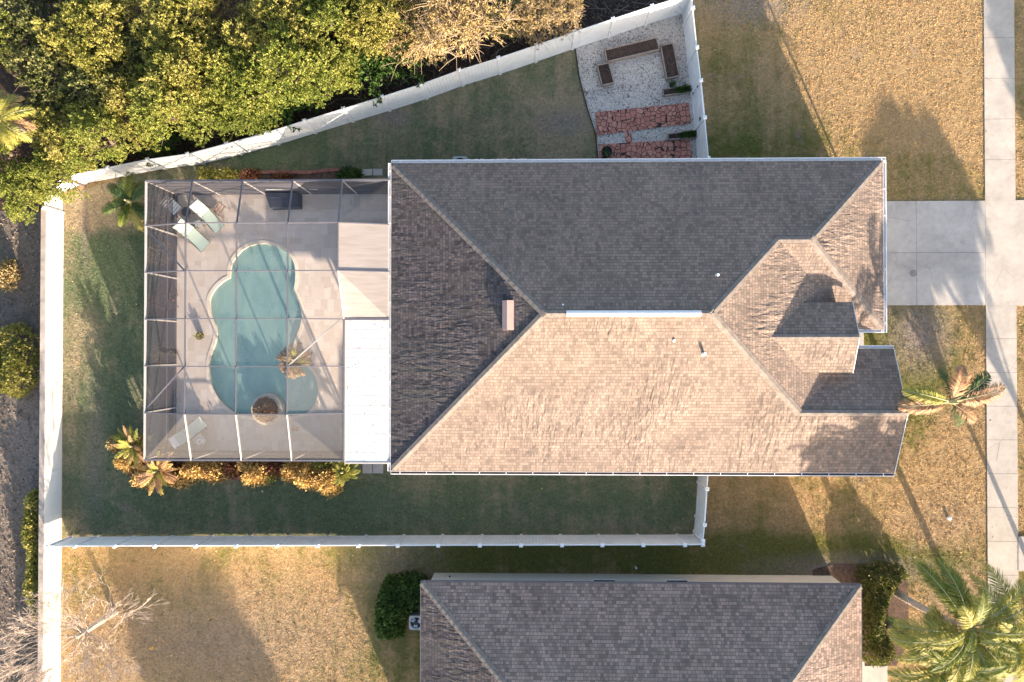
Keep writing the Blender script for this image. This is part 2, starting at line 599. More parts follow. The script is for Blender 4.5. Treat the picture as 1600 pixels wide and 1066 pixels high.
M['leaf_hedge'] = leaf_mat('leaf_hedge', [(0.03, 0.05, 0.012), (0.08, 0.10, 0.022), (0.15, 0.16, 0.04), (0.20, 0.14, 0.05)], 0.2, big=1.4)
M['leaf_croton'] = leaf_mat('leaf_croton_orange', [(0.15, 0.09, 0.03), (0.42, 0.25, 0.09), (0.60, 0.42, 0.15), (0.64, 0.52, 0.20)], 0.2, big=1.6)
M['leaf_red'] = leaf_mat('leaf_red_brown', [(0.06, 0.025, 0.02), (0.16, 0.06, 0.04), (0.26, 0.12, 0.06), (0.13, 0.13, 0.03)], 0.2, big=1.6)
M['frond_green'] = leaf_mat('palm_frond_green', [(0.06, 0.09, 0.02), (0.16, 0.20, 0.035), (0.30, 0.30, 0.06)], 0.3, big=1.2)
M['frond_yellow'] = leaf_mat('palm_frond_yellow', [(0.14, 0.16, 0.03), (0.33, 0.32, 0.07), (0.52, 0.45, 0.14)], 0.3, big=1.2)
M['frond_brown'] = leaf_mat('palm_frond_brown', [(0.18, 0.10, 0.05), (0.42, 0.24, 0.13), (0.52, 0.36, 0.22)], 0.2, big=1.2)
M['frond_dark'] = leaf_mat('palm_frond_dark', [(0.02, 0.05, 0.02), (0.05, 0.10, 0.035), (0.12, 0.17, 0.05)], 0.25, big=1.2)
M['litter'] = leaf_mat('leaf_litter', [(0.03, 0.02, 0.018), (0.10, 0.065, 0.05), (0.20, 0.13, 0.09)], 0.0, 0.9, big=0.8)
M['twig'] = simple('grey_twig', (0.20, 0.165, 0.14), 0.9, 0, 0.3, 8.0)

# screen mesh: see-through charcoal insect screen, cover grows at a slant
def screen_mat(name='insect_screen', col=(0.13, 0.13, 0.145), op=0.12):
    b = NB(name)
    b.color(col)
    b.b.inputs['Roughness'].default_value = 0.8
    tr = b.n('ShaderNodeBsdfTransparent')
    mx = b.n('ShaderNodeMixShader')
    lw_ = b.n('ShaderNodeLayerWeight')
    lw_.inputs[0].default_value = 0.5
    cs_ = b.math('MAXIMUM', b.math('SUBTRACT', 1.0, lw_.outputs['Facing']), 0.22)
    b.link(b.math('SUBTRACT', 1.0, b.math('POWER', 1.0 - op, b.math('DIVIDE', 1.0, cs_))), mx.inputs[0])
    b.link(tr.outputs[0], mx.inputs[1])
    b.link(b.b.outputs[0], mx.inputs[2])
    b.link(mx.outputs[0], b.out.inputs[0])
    return b.m
M['screen'] = screen_mat()
M['screen_wall'] = screen_mat('insect_screen_wall', (0.08, 0.08, 0.10), 0.36)
def cloth_mat():
    m = screen_mat('shade_cloth', (0.40, 0.35, 0.31), 0.66)
    t = m.node_tree; pb = t.nodes['Principled BSDF']
    g_ = t.nodes.new('ShaderNodeNewGeometry'); mp = t.nodes.new('ShaderNodeMapping'); mp.inputs['Scale'].default_value = (1.0, 7, 1)
    nz = t.nodes.new('ShaderNodeTexNoise'); nz.inputs['Scale'].default_value = 1.0; nz.inputs['Detail'].default_value = 4
    bp = t.nodes.new('ShaderNodeBump'); bp.inputs['Strength'].default_value = 0.35; bp.inputs['Distance'].default_value = 0.02
    rp_ = t.nodes.new('ShaderNodeValToRGB'); rp_.color_ramp.elements[0].position = 0.3; rp_.color_ramp.elements[0].color = (0.36, 0.31, 0.28, 1); rp_.color_ramp.elements[1].position = 0.7; rp_.color_ramp.elements[1].color = (0.44, 0.395, 0.365, 1)
    t.links.new(g_.outputs['Position'], mp.inputs[0]); t.links.new(mp.outputs[0], nz.inputs['Vector']); t.links.new(nz.outputs[0], bp.inputs['Height'])
    t.links.new(bp.outputs[0], pb.inputs['Normal']); t.links.new(nz.outputs[0], rp_.inputs[0]); t.links.new(rp_.outputs[0], pb.inputs['Base Color'])
    return m
M['shade_cloth'] = cloth_mat()
M['screen_sunlit'] = screen_mat('sunlit_insect_screen', (0.27, 0.25, 0.235), 0.22)  # paler, thicker copy paints sunlight into the screens on the sunward slopes


def water_mat():
    b = NB('pool_water')
    v = b.coord()
    tr = b.n('ShaderNodeBsdfTransparent')
    tr.inputs[0].default_value = (0.96, 1.0, 0.97, 1)
    gl = b.n('ShaderNodeBsdfGlossy')
    gl.inputs['Roughness'].default_value = 0.05
    bm = b.n('ShaderNodeBump')
    bm.inputs['Strength'].default_value = 0.25
    bm.inputs['Distance'].default_value = 0.03
    b.link(b.noise(v, 2.5, 3, 0.55, 0.6), bm.inputs['Height'])
    b.link(bm.outputs[0], gl.inputs['Normal'])
    fr = b.n('ShaderNodeFresnel')
    fr.inputs[0].default_value = 1.33
    b.link(bm.outputs[0], fr.inputs['Normal'])
    mx = b.n('ShaderNodeMixShader')
    b.link(fr.outputs[0], mx.inputs[0])
    df = b.n('ShaderNodeBsdfDiffuse')
    b.link(b.ramp(b.noise(b.mapv(v, scale=(1.3, 0.6, 1)), 1.1, 4, 0.6, 1.0), [(0.35, (0.36, 0.60, 0.61)), (0.65, (0.52, 0.76, 0.69))]), df.inputs[0])
    mk = b.n('ShaderNodeMixShader')
    mk.inputs[0].default_value = 0.38
    b.link(tr.outputs[0], mk.inputs[1])
    b.link(df.outputs[0], mk.inputs[2])
    b.link(mk.outputs[0], mx.inputs[1])
    b.link(gl.outputs[0], mx.inputs[2])
    b.link(mx.outputs[0], b.out.inputs[0])
    return b.m
M['water'] = water_mat()
def basin_mat():
    b = NB('pool_plaster')
    v = b.coord()
    c = b.ramp(b.noise(b.mapv(v, scale=(1.6, 0.7, 1)), 0.9, 5, 0.6, 1.2), [(0.3, (0.56, 0.78, 0.68)), (0.5, (0.68, 0.88, 0.74)), (0.68, (0.88, 0.97, 0.82))])
    b.color(c)
    return b.m
M['basin'] = basin_mat()

# ------------------------------------------------------------------ ground
def gp(pts): return [tuple(P(x, y, 0)[:2]) for x, y in pts]
def gc(x, y): return tuple(P(x, y, 0)[:2])
def gr(a, b_): return (a / 33.2, b_ / 33.2)

DRY, GRN = (0.43, 0.295, 0.155), (0.17, 0.165, 0.05)
mat_front = lawn_mat('dormant_front_lawn', DRY, GRN, base=0.12,
    greens=[(gc(1200, 260), gr(260, 70), 0.55), (gc(1050, 870), gr(520, 35), 0.85), (gc(1400, 560), gr(90, 110), 0.8), (gc(1420, 690), gr(45, 60), 0.55), (gc(1440, 880), gr(100, 50), 0.35), 
            (gc(1240, 800), gr(150, 90), 0.2), (gc(1120, 120), gr(90, 240), 0.2), (gc(640, 990), gr(90, 120), 0.55), (gc(240, 900), gr(180, 60), 0.15), (gc(1570, 300), gr(60, 10), 0.3)],
    drys=[(gc(1400, 120), gr(130, 200), 0.25), (gc(1470, 760), gr(90, 120), 0.5)],
    bares=[(gc(1435, 520), gr(42, 52), 1.0), (gc(1180, 5), gr(60, 28), 0.9), (gc(1320, 890), gr(110, 20), 1.0), (gc(1480, 820), gr(60, 40), 0.3), (gc(620, 880), gr(60, 60), 0.5), (gc(330, 1000), gr(200, 70), 0.45), (gc(1500, 930), gr(60, 50), 0.4)])
mat_back = lawn_mat('back_lawn', (0.37, 0.30, 0.195), (0.145, 0.18, 0.10), base=0.5,
    greens=[(gc(450, 240), gr(150, 40), 0.4), (gc(600, 790), gr(560, 50), 0.35), (gc(180, 500), gr(70, 200), 0.5)],
    drys=[(gc(160, 320), gr(65, 40), 1.2), (gc(135, 530), gr(30, 50), 0.6), (gc(880, 200), gr(60, 60), 0.4), (gc(620, 740), gr(60, 30), 0.3)],
    bares=[(gc(880, 190), gr(35, 18), 0.8), (gc(615, 185), gr(25, 12), 0.9), (gc(150, 700), gr(14, 110), 0.5), (gc(133, 350), gr(5, 60), 0.7)])
mat_dirt = lawn_mat('leaf_strewn_dirt', (0.24, 0.195, 0.17), (0.17, 0.145, 0.115), base=0.5,
    bares=[(gc(35, 680), gr(38, 90), 1.0), (gc(10, 780), gr(10, 60), 0.8)])
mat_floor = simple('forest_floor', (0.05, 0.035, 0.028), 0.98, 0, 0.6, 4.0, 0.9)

hole = [(PX(300), PY(330)), (PX(520), PY(330)), (PX(520), PY(690)), (PX(300), PY(690))]
g = sheet('ground', [(-400, -400), (400, -400), (400, 400), (-400, 400)], 0.0, mat_front, holes=[hole])
fence_base = [(99, 305), (168, 285), (225, 272), (300, 257), (432, 225), (549, 190), (665, 154), (723, 134), (780, 115), (899, 76)]
back_pl = gp([(99, 305)] + fence_base[1:] + [(934, 253), (1094, 253), (1087, 838), (98, 838)])
sheet('back_lawn', back_pl, 0.004, mat_back, holes=[hole])
sheet('dirt_strip', gp([(-700, 330), (82, 330), (82, 1500), (-700, 1500)]), 0.004, mat_dirt)
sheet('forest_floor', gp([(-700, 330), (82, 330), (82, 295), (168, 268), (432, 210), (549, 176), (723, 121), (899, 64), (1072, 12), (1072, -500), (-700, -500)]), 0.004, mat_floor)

# gravel garden
grav = gp([(899, 76), (1068, 16), (1094, 262), (936, 262), (931, 212), (917, 168), (905, 122)])
sheet('gravel_bed', grav, 0.008, M['gravel'])
def slab(name, pl, z0, z1, mat, kind='structure'):
    mb = MB(); mb.hexa(pl[::-1] if sum((pl[i][0]*pl[(i+1)%len(pl)][1]-pl[(i+1)%len(pl)][0]*pl[i][1]) for i in range(len(pl))) < 0 else pl, z0, z1)
    o = mb.build(name, mat)
    return tag(o, kind=kind)
slab('flagstone_path', gp([(931, 176), (1076, 161), (1079, 193), (932, 212)]), 0.0, 0.05, M['flag'])
slab('flagstone_path', gp([(936, 226), (1077, 218), (1084, 270), (938, 270)]), 0.0, 0.05, M['flag'])
slab('flagstone_path', gp([(976, 208), (986, 207), (988, 223), (978, 224)]), 0.0, 0.045, M['flag'])

# sidewalk, driveway, apron, street
def slabs(name, x0, x1, y0, y1, z, mat, xs=(), ys=()):
    """concrete laid as separate slabs with real dark joints between them (one mesh)"""
    mb = MB()
    X = [x0] + sorted(xs) + [x1]
    Y = [y0] + sorted(ys) + [y1]
    j = 0.007
    for a, b_ in zip(X[:-1], X[1:]):
        for c, d in zip(Y[:-1], Y[1:]):
            mb.box(a + j, b_ - j, c + j, d - j, -0.05, z)
    o = mb.build(name, mat)
    return tag(o, kind='structure')
sw0, sw1 = PX(1540), PX(1588)
dy0, dy1 = PY(478), PY(317)
ys_up = [dy1 + 1.9 * i for i in range(1, 14)]
ys_dn = [dy0 - 1.56 * i for i in range(1, 26)]
slabs('sidewalk', sw0, sw1, dy1, dy1 + 27, 0.04, M['walk'], ys=ys_up)
slabs('sidewalk', sw0, sw1, dy0 - 42, dy0, 0.04, M['walk'], ys=ys_dn)
slabs('driveway', PX(1325), sw0, dy0, dy1, 0.045, M['concrete'], xs=[PX(1432)], ys=[PY(397)])
slabs('driveway_apron', sw0, sw0 + 5.2, dy0 - 0.02, dy1 + 0.02, 0.04, M['walk'])
sheet('joint_bed', [(PX(1325), dy0), (sw0 + 5, dy0), (sw0 + 5, dy1), (PX(1325), dy1)], 0.008, M['joint'])
sheet('joint_bed', [(sw0, -60), (sw1, -60), (sw1, 45), (sw0, 45)], 0.006, M['joint'])
asph = simple('asphalt', (0.05, 0.05, 0.052), 0.95, 0, 0.2, 5.0, 0.3)
sheet('road', [(sw0 + 5.2, -60), (sw0 + 13, -60), (sw0 + 13, 60), (sw0 + 5.2, 60)], 0.012, asph)
stain = simple('old_oil_stain', (0.22, 0.21, 0.205), 0.8, 0, 0.2, 6.0)
q_ = P(1427, 427, 0.05); tag(sheet('oil_stain', [(q_.x + (.17 + .02 * math.sin(3 * t)) * math.cos(t * .4488), q_.y + .17 * math.sin(t * .4488)) for t in range(14)], 0.049, stain), kind='structure')
slabs('porch_slab', PX(1300), PX(1346), PY(640), PY(478) - 0.02, 0.12, M['concrete'])
slab('front_walk', [(PX(1346), PY(545)), (PX(1349), PY(545)), (PX(1349), PY(479)), (PX(1346), PY(479))], 0.0, 0.05, M['concrete'])
slab('neighbour_walk', gp([(1290, 1012), (1350, 1012), (1350, 1075), (1290, 1075)]), 0.0, 0.05, M['concrete'])
slab('neighbour_driveway', gp([(1350, 1040), (1386, 1040), (1386, 1500), (1350, 1500)]), 0.0, 0.05, M['concrete'])

# ------------------------------------------------------------------ pool deck and pool
ZLO, ZHI = 2.8, 3.42
CX0 = PX(227, ZLO); CYT = PY(280, ZLO); CYB = PY(721, ZLO)
HXL = PX(611, 2.75)                       # left eave of the house
deck_pl = [(CX0 - 0.1, CYB - 0.1), (HXL + 0.55, CYB - 0.1), (HXL + 0.55, CYT + 0.1), (CX0 - 0.1, CYT + 0.1)]
pool_px = [(415, 381), (402, 381.5), (390, 385), (379, 391), (370, 401), (364.5, 409), (361.5, 418), (360.8, 427), (360.5, 434), (353, 438), (346, 443), (339, 449.5), (333.8, 457),
           (330, 464), (328.5, 472), (329, 480), (330.5, 488), (334, 498), (338, 508), (340, 521), (338.5, 532), (334, 546), (330.3, 556), (328.3, 566), (328, 577), (328.9, 593), (333.8, 607), (342, 622),
           (354, 635), (367.6, 645), (380, 649), (395, 651), (410, 652), (425, 652), (440, 651), (455, 650), (470, 648), (480, 645), (488, 638), (494, 629), (497.8, 613), (496.5, 598), (492, 587), (486, 578),
           (477, 570), (466, 562), (460, 552), (459, 540), (463, 527), (469, 512), (472.4, 496), (471, 485), (467, 472), (463, 462), (458.8, 453.5), (461, 445), (462, 435), (462, 423), (460.5, 413), (456, 403), (449, 395), (435, 386.5)]
pool = [tuple(P(x, y, 0.0)[:2]) for x, y in pool_px]      # clockwise in image = CCW? fixed below
def area(pl): return 0.5 * sum(pl[i][0] * pl[(i + 1) % len(pl)][1] - pl[(i + 1) % len(pl)][0] * pl[i][1] for i in range(len(pl)))
if area(pool) < 0: pool = pool[::-1]
def offset(pl, d):
    n = len(pl); out = []
    for i in range(n):
        a, b_, c = Vector(pl[i - 1]), Vector(pl[i]), Vector(pl[(i + 1) % n])
        t = ((b_ - a).normalized() + (c - b_).normalized()).normalized()
        out.append((b_.x + t.y * d, b_.y - t.x * d))
    return out
pool_out = offset(pool, 0.16)
sheet('pool_deck', deck_pl, 0.05, M['deck'], holes=[pool_out])
# deck rim so that it is a real slab
mb = MB()
for i in range(4):
    a, b_ = deck_pl[i], deck_pl[(i + 1) % 4]
    mb.face([(a[0], a[1], -0.02), (b_[0], b_[1], -0.02), (b_[0], b_[1], 0.05), (a[0], a[1], 0.05)])
tag(mb.build('pool_deck_edge', M['deck']), kind='structure')
pe = empty('swimming_pool', (0, 0, 0), 'free-form turquoise swimming pool set in the travertine deck inside the screened cage', 'pool')
mb = MB()
n = len(pool)
for i in range(n):
    j = (i + 1) % n
    a, b_, c, d = pool[i], pool[j], pool_out[j], pool_out[i]
    mb.face([(a[0], a[1], 0.07), (d[0], d[1], 0.07), (c[0], c[1], 0.07), (b_[0], b_[1], 0.07)])
    mb.face([(a[0], a[1], -0.2), (a[0], a[1], 0.07), (b_[0], b_[1], 0.07), (b_[0], b_[1], -0.2)])
    mb.face([(d[0], d[1], 0.07), (d[0], d[1], 0.0), (c[0], c[1], 0.0), (c[0], c[1], 0.07)])
mb.build('coping', M['coping'], pe)
mb = MB()
inn = offset(pool, -0.01)
for i in range(n):
    j = (i + 1) % n
    a, b_ = pool[i], pool[j]
    mb.face([(a[0], a[1], -0.7), (a[0], a[1], -0.2), (b_[0], b_[1], -0.2), (b_[0], b_[1], -0.7)])
mb.build('pool_wall', M['basin'], pe)
o = sheet('pool_floor', offset(pool, 0.02), -0.7, M['basin']); o.parent = pe; del o['kind']
# shelf and steps
shc = P(461, 612, 0)
for k, (r, z) in enumerate(((1.30, -0.22), (1.62, -0.36), (1.95, -0.52))):
    mb = MB()
    pl = []
    for t in range(60):
        an = 2 * math.pi * t / 60
        pl.append((shc.x + r * math.cos(an), shc.y + r * 1.02 * math.sin(an)))
    # clip to inside pool by pulling points towards the centre
    def inside(p, poly):
        x, y = p; c = False
        for i in range(len(poly)):
            x1, y1 = poly[i]; x2, y2 = poly[(i + 1) % len(poly)]
            if (y1 > y) != (y2 > y) and x < (x2 - x1) * (y - y1) / (y2 - y1) + x1: c = not c
        return c
    pl2 = []
    inner = offset(pool, 0.015)
    for p in pl:
        q = Vector(p); s = 1.0
        while not inside(q, inner) and s > 0.05:
            s -= 0.01
            q = Vector((shc.x, shc.y)) + (Vector(p) - Vector((shc.x, shc.y))) * s
        pl2.append((q.x, q.y))
    mb.hexa(pl2, -0.695, z)
    mb.build('pool_step' if k else 'sun_shelf', M['basin'], pe)
o = sheet('water', offset(pool, 0.0), -0.07, M['water']); o.parent = pe; del o['kind']
for (x, y) in ((434, 603), (428, 620), (413, 624), (441, 597), (464, 484)):
    mb = MB(); p = P(x, y, 0); mb.cyl((p.x, p.y), 0.04, -0.53, -0.505, 8)
    mb.build('pool_fitting', M['dark_metal'], pe)

# raised round planter with clipped dry grass at the pool edge
c = P(417, 640, 0.3)
pl_e = empty('raised_planter', (c.x, c.y, 0), 'round pale stone planter with straw-like grass jutting into the pool edge', 'planter')
mb = MB(); mb.cyl((0, 0), 0.74, -1.45, 0.32, 40)
mb.build('bowl', M['coping'], pl_e)
rnd = np.random.default_rng(5)

def leaves(pts, dirs, ln, wd, rng, tri=False, curl=0.0):
    """diamond leaves: base pts, unit dirs, lengths, widths -> (N,4,3)"""
    n = len(pts)
    r = rng.normal(size=(n, 3))
    side = np.cross(dirs, r)
    side /= np.linalg.norm(side, axis=1, keepdims=True) + 1e-9
    ln = ln[:, None]; wd = wd[:, None]
    a = pts
    b = pts + dirs * ln * 0.45 + side * wd
    c = pts + dirs * ln
    c[:, 2] -= curl * ln[:, 0]
    d = pts + dirs * ln * 0.45 - side * wd
    if tri:
        return np.stack([a + side * wd * 0.6, c, a - side * wd * 0.6], axis=1)
    return np.stack([a, b, c, d], axis=1)


def unit(a): return a / (np.linalg.norm(a, axis=1, keepdims=True) + 1e-9)

N = 2600
an = rnd.uniform(0, 2 * np.pi, N); rr = 0.5 * np.sqrt(rnd.uniform(0, 1, N))
pts = np.stack([rr * np.cos(an) * 1.0, rr * np.sin(an) - 0.0, 0.35 + 0.38 * (1 - (rr / 0.56) ** 2)], 1)
d = unit(np.stack([np.cos(an) * rr * 1.5, np.sin(an) * rr * 1.5, np.full(N, 0.35)], 1) + rnd.normal(size=(N, 3)) * 0.25)
g_o = np_mesh('dry_grass', leaves(pts, d, rnd.uniform(0.1, 0.2, N), rnd.uniform(0.012, 0.03, N), rnd), 4, M['straw'], pl_e)
mbs = MB()
mbs.tube([(0, 0, 0.3), (0, 0, 0.5), (0, 0, 0.68)], [0.54, 0.48, 0.18], 20)
mbs.build('thatch_core', M['litter'], pl_e)

# ------------------------------------------------------------------ roofs
def roof_face(mb, pts, thick=0.0):
    """adds a slope with UVs in metres: u along the eave, v up the slope"""
    a, b_, c = Vector(pts[0]), Vector(pts[1]), Vector(pts[2])
    nrm = (b_ - a).cross(c - a).normalized()
    if nrm.z < 0:
        pts = pts[::-1]; nrm = -nrm
    hdir = Vector((-nrm.y, nrm.x, 0)).normalized()
    up = nrm.cross(hdir)
    if up.z < 0: up = -up
    uvs = [(Vector(p).dot(hdir), Vector(p).dot(up)) for p in pts]
    mb.face(pts, uvs)

PT = 0.42
ZE = 2.75
YT, YB = PY(254, ZE), PY(737, ZE)
YM = 0.5 * (YT + YB); HW = 0.5 * (YT - YB); ZR = ZE + PT * HW
XA = HXL + HW - 0.1
XB = PX(1112, ZR)
XE = XB + HW                               # virtual right eave of the main hip
GX = PX(1381, ZE); GY = PY(515, ZE); GH = (YT - GY) / 2; GR = GY + GH; GZ = ZE + PT * GH
GA = GX - GH; GM = XB + (ZR - GZ) / PT
WX = PX(1396, ZE); WT = PY(545, ZE); WR = (WT + YB) / 2; WH = (WT - YB) / 2; WZ = ZE + PT * WH
WM = XB + (ZR - WZ) / PT
house = empty('house', (0, 0, 0), 'long house with brown shingle hip roof, white gutters and screened pool behind it', 'house')
mb = MB(uv=True)
mb.cur = 0
roof_face(mb, [(HXL, YT, ZE), (GX, YT, ZE), (GA, GR, GZ), (GM, GR, GZ), (XB, YM, ZR), (XA, YM, ZR)])       # upper slope
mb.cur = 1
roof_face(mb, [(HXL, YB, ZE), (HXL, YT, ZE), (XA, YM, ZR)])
mb.cur = 0                                                   # left hip
roof_face(mb, [(HXL, YB, ZE), (XA, YM, ZR), (XB, YM, ZR), (WM, WR, WZ), (WX, WR, WZ), (WX, YB, ZE)])          # lower slope
roof_face(mb, [(XB, YM, ZR), (GM, GR, GZ), (XE, GY, ZE), (XE, WT, ZE), (WM, WR, WZ)])                         # right hip face
roof_face(mb, [(GX, YT, ZE), (GA, GR, GZ), (GX, GY, ZE)])                                                     # garage hip
roof_face(mb, [(GA, GR, GZ), (GM, GR, GZ), (XE, GY, ZE), (GX, GY, ZE)])                                       # garage lower slope
roof_face(mb, [(WM, WR, WZ), (XE, WT, ZE), (WX, WT, ZE), (WX, WR, WZ)])                                       # wing upper slope
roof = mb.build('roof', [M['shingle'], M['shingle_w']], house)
mod = roof.modifiers.new('thickness', 'SOLIDIFY'); mod.thickness = 0.06; mod.offset = -1
# entry gable
EZ = 4.40; EY = PY(527, EZ); EX = PX(1343, EZ); EHW = 1.46; EE = EZ - PT * EHW
EM = XB + (ZR - EZ) / PT; EM2 = XB + (ZR - EE) / PT
mb = MB(uv=True)
roof_face(mb, [(EM, EY, EZ), (EX, EY, EZ), (EX, EY + EHW, EE), (EM2, EY + EHW, EE)])
roof_face(mb, [(EM, EY, EZ), (EX, EY, EZ), (EX, EY - EHW, EE), (EM2, EY - EHW, EE)])
eg = mb.build('entry_gable_roof', M['shingle'], house)
mod = eg.modifiers.new('thickness', 'SOLIDIFY'); mod.thickness = 0.08; mod.offset = -1
mb = MB()
mb.box(EM2 + 0.1, EX - 0.3, EY - EHW + 0.28, EY + EHW - 0.28, 2.4, EE + 0.06)
mb.face([(EX - 0.3, EY - EHW + 0.28, EE + 0.02), (EX - 0.3, EY + EHW - 0.28, EE + 0.02), (EX - 0.3, EY, EZ - 0.1)])
mb.build('entry_wall', M['stucco'], house)
# fascia on the two rakes of the wing gable and the wall below
mb = MB()
mb.beam((WX + 0.012, YB, ZE - 0.06), (WX + 0.012, WR, WZ - 0.06), 0.02, 0.16)
mb.beam((WX + 0.012, WR, WZ - 0.06), (WX + 0.012, WT, ZE - 0.06), 0.02, 0.16)
mb.build('rake_board', M['gutter'], house)
mb = MB()
mb.beam((EX + 0.012, EY - EHW, EE - 0.07), (EX + 0.012, EY, EZ - 0.07), 0.02, 0.15)
mb.beam((EX + 0.012, EY, EZ - 0.07), (EX + 0.012, EY + EHW, EE - 0.07), 0.02, 0.15)
mb.build('rake_board', M['gutter'], house)
ov = 0.5
mb = MB()
mb.box(HXL + ov, XE - ov, YB + ov, YT - ov, 0, ZE - 0.02)
mb.box(XE - ov + 0.002, GX - ov, GY + ov, YT - ov - 0.003, 0, ZE - 0.02)
mb.box(XE - ov + 0.002, WX - 0.35, YB + ov + 0.003, WT - ov, 0, ZE - 0.02)
mb.face([(WX - 0.35, YB + ov, ZE - 0.02), (WX - 0.35, WT - ov, ZE - 0.02), (WX - 0.35, WR, WZ - 0.25)])
mb.build('wall', M['stucco'], house)
mb = MB(); mb.box(GX - ov - 0.02, GX - ov + 0.03, GY + 1.1, YT - 1.1, 0.05, 2.2); mb.build('garage_door', M['white_plastic'], house)
for y0, y1 in ((WR - 0.9, WR + 0.9),):
    mb = MB(); mb.box(WX - 0.37, WX - 0.32, y0, y1, 0.9, 2.1); w = mb.build('window', M['white_plastic'], house)
    mb = MB(); mb.box(WX - 0.319, WX - 0.31, y0 + 0.08, y1 - 0.08, 0.98, 2.02); mb.build('pane', M['glass'], w)
for x in (-3.2, 0.5, 4.0, 8.5):
    mb = MB(); mb.box(x, x + 1.2, YB + ov - 0.03, YB + ov + 0.02, 0.9, 2.1); w = mb.build('window', M['white_plastic'], house)
    mb = MB(); mb.box(x + 0.08, x + 1.12, YB + ov - 0.045, YB + ov - 0.034, 0.98, 2.02); mb.build('pane', M['glass'], w)
# ridge and hip caps
def caps(a, b_, w=0.3):
    a, b_ = Vector(a), Vector(b_)
    L = (b_ - a).length; d = (b_ - a) / L
    mb = MB(); k = int(L / 0.28)
    s = d.cross(Vector((0, 0, 1))).normalized()
    for i in range(k):
        p = a + d * (L * i / k); q = a + d * (L * (i + 1.25) / k)
        l0, l1 = 0.018, 0.03
        for sg in (1, -1):
            e = s * sg * w * 0.5 - Vector((0, 0, w * 0.5 * PT * 0.72))
            pts = [p + Vector((0, 0, l1)), q + Vector((0, 0, l0)), q + e + Vector((0, 0, l0)), p + e + Vector((0, 0, l1))]
            mb.face(pts if sg < 0 else pts[::-1])
    return mb.build('ridge_cap', M['ridge_cap'], house)
hipz = lambda p: p
caps((HXL + 0.1, YT - 0.1, ZE + 0.04), (XA, YM, ZR)); caps((HXL + 0.1, YB + 0.1, ZE + 0.04), (XA, YM, ZR))
caps((GX - 0.1, YT - 0.1, ZE + 0.04), (GA, GR, GZ)); caps((GX - 0.1, GY + 0.1, ZE + 0.04), (GA, GR, GZ), 0.34)
caps((GM, GR, GZ), (XB, YM, ZR)); caps((WM, WR, WZ), (XB, YM, ZR), 0.34)
caps((GA, GR, GZ), (GM, GR, GZ), 0.26); caps((WX, WR, WZ), (WM, WR, WZ), 0.26); caps((EX, EY, EZ), (EM, EY, EZ), 0.26)
caps((XA, YM, ZR), (PX(885, ZR), YM, ZR), 0.26); caps((PX(1095, ZR), YM, ZR), (XB, YM, ZR), 0.26)
# white ridge vent
mb = MB()
a, b_ = PX(885, ZR), PX(1095, ZR)
mb.face([(a, YM, ZR + 0.13), (b_, YM, ZR + 0.13), (b_, YM + 0.11, ZR + 0.08), (a, YM + 0.11, ZR + 0.08)])
mb.face([(a, YM - 0.11, ZR + 0.08), (b_, YM - 0.11, ZR + 0.08), (b_, YM, ZR + 0.13), (a, YM, ZR + 0.13)])
mb.box(a, b_, YM - 0.10, YM + 0.10, ZR - 0.05, ZR + 0.075)
mb.build('ridge_vent', M['gutter'], house)
# boxy attic vent on the left hip
x0, x1 = PX(785, 4.8), PX(803, 4.8); y0, y1 = PY(516, 4.8), PY(470, 4.8)
zv = ZE + PT * (x0 - HXL)
mb = MB()
xm = x0 + (x1 - x0) * 0.42
prof = [(x0, zv - 0.05), (x0, zv + 0.16), (xm, zv + 0.30), (x1, zv + 0.26), (x1, zv + 0.10)]
for (p, q) in zip(prof[:-1], prof[1:]):
    mb.face([(p[0], y0, p[1]), (p[0], y1, p[1]), (q[0], y1, q[1]), (q[0], y0, q[1])][::-1])
mb.face([(p[0], y0, p[1]) for p in prof]); mb.face([(p[0], y1, p[1]) for p in prof][::-1])
mb.build('attic_vent', M['vent_pink'], house)
def slope_z(x, y):
    return min(ZE + PT * (YT - y), ZE + PT * (y - YB), ZE + PT * (x - HXL))
for (px, py, r, hh) in ((1121, 430, 0.05, 0.25), (1100, 553, 0.06, 0.32), (1054, 532, 0.045, 0.08), (880, 476, 0.03, 0.08)):
    p = P(px, py, 4.9); z = slope_z(p.x, p.y); p = P(px, py, z + 0.1)
    mb = MB(); mb.cyl((p.x, p.y), r, z - 0.1, z + hh, 14); mb.cyl((p.x, p.y), r * 1.9, z - 0.1, z + 0.05, 14, r * 1.1)
    mb.build('vent_pipe', M['white_plastic'], house)
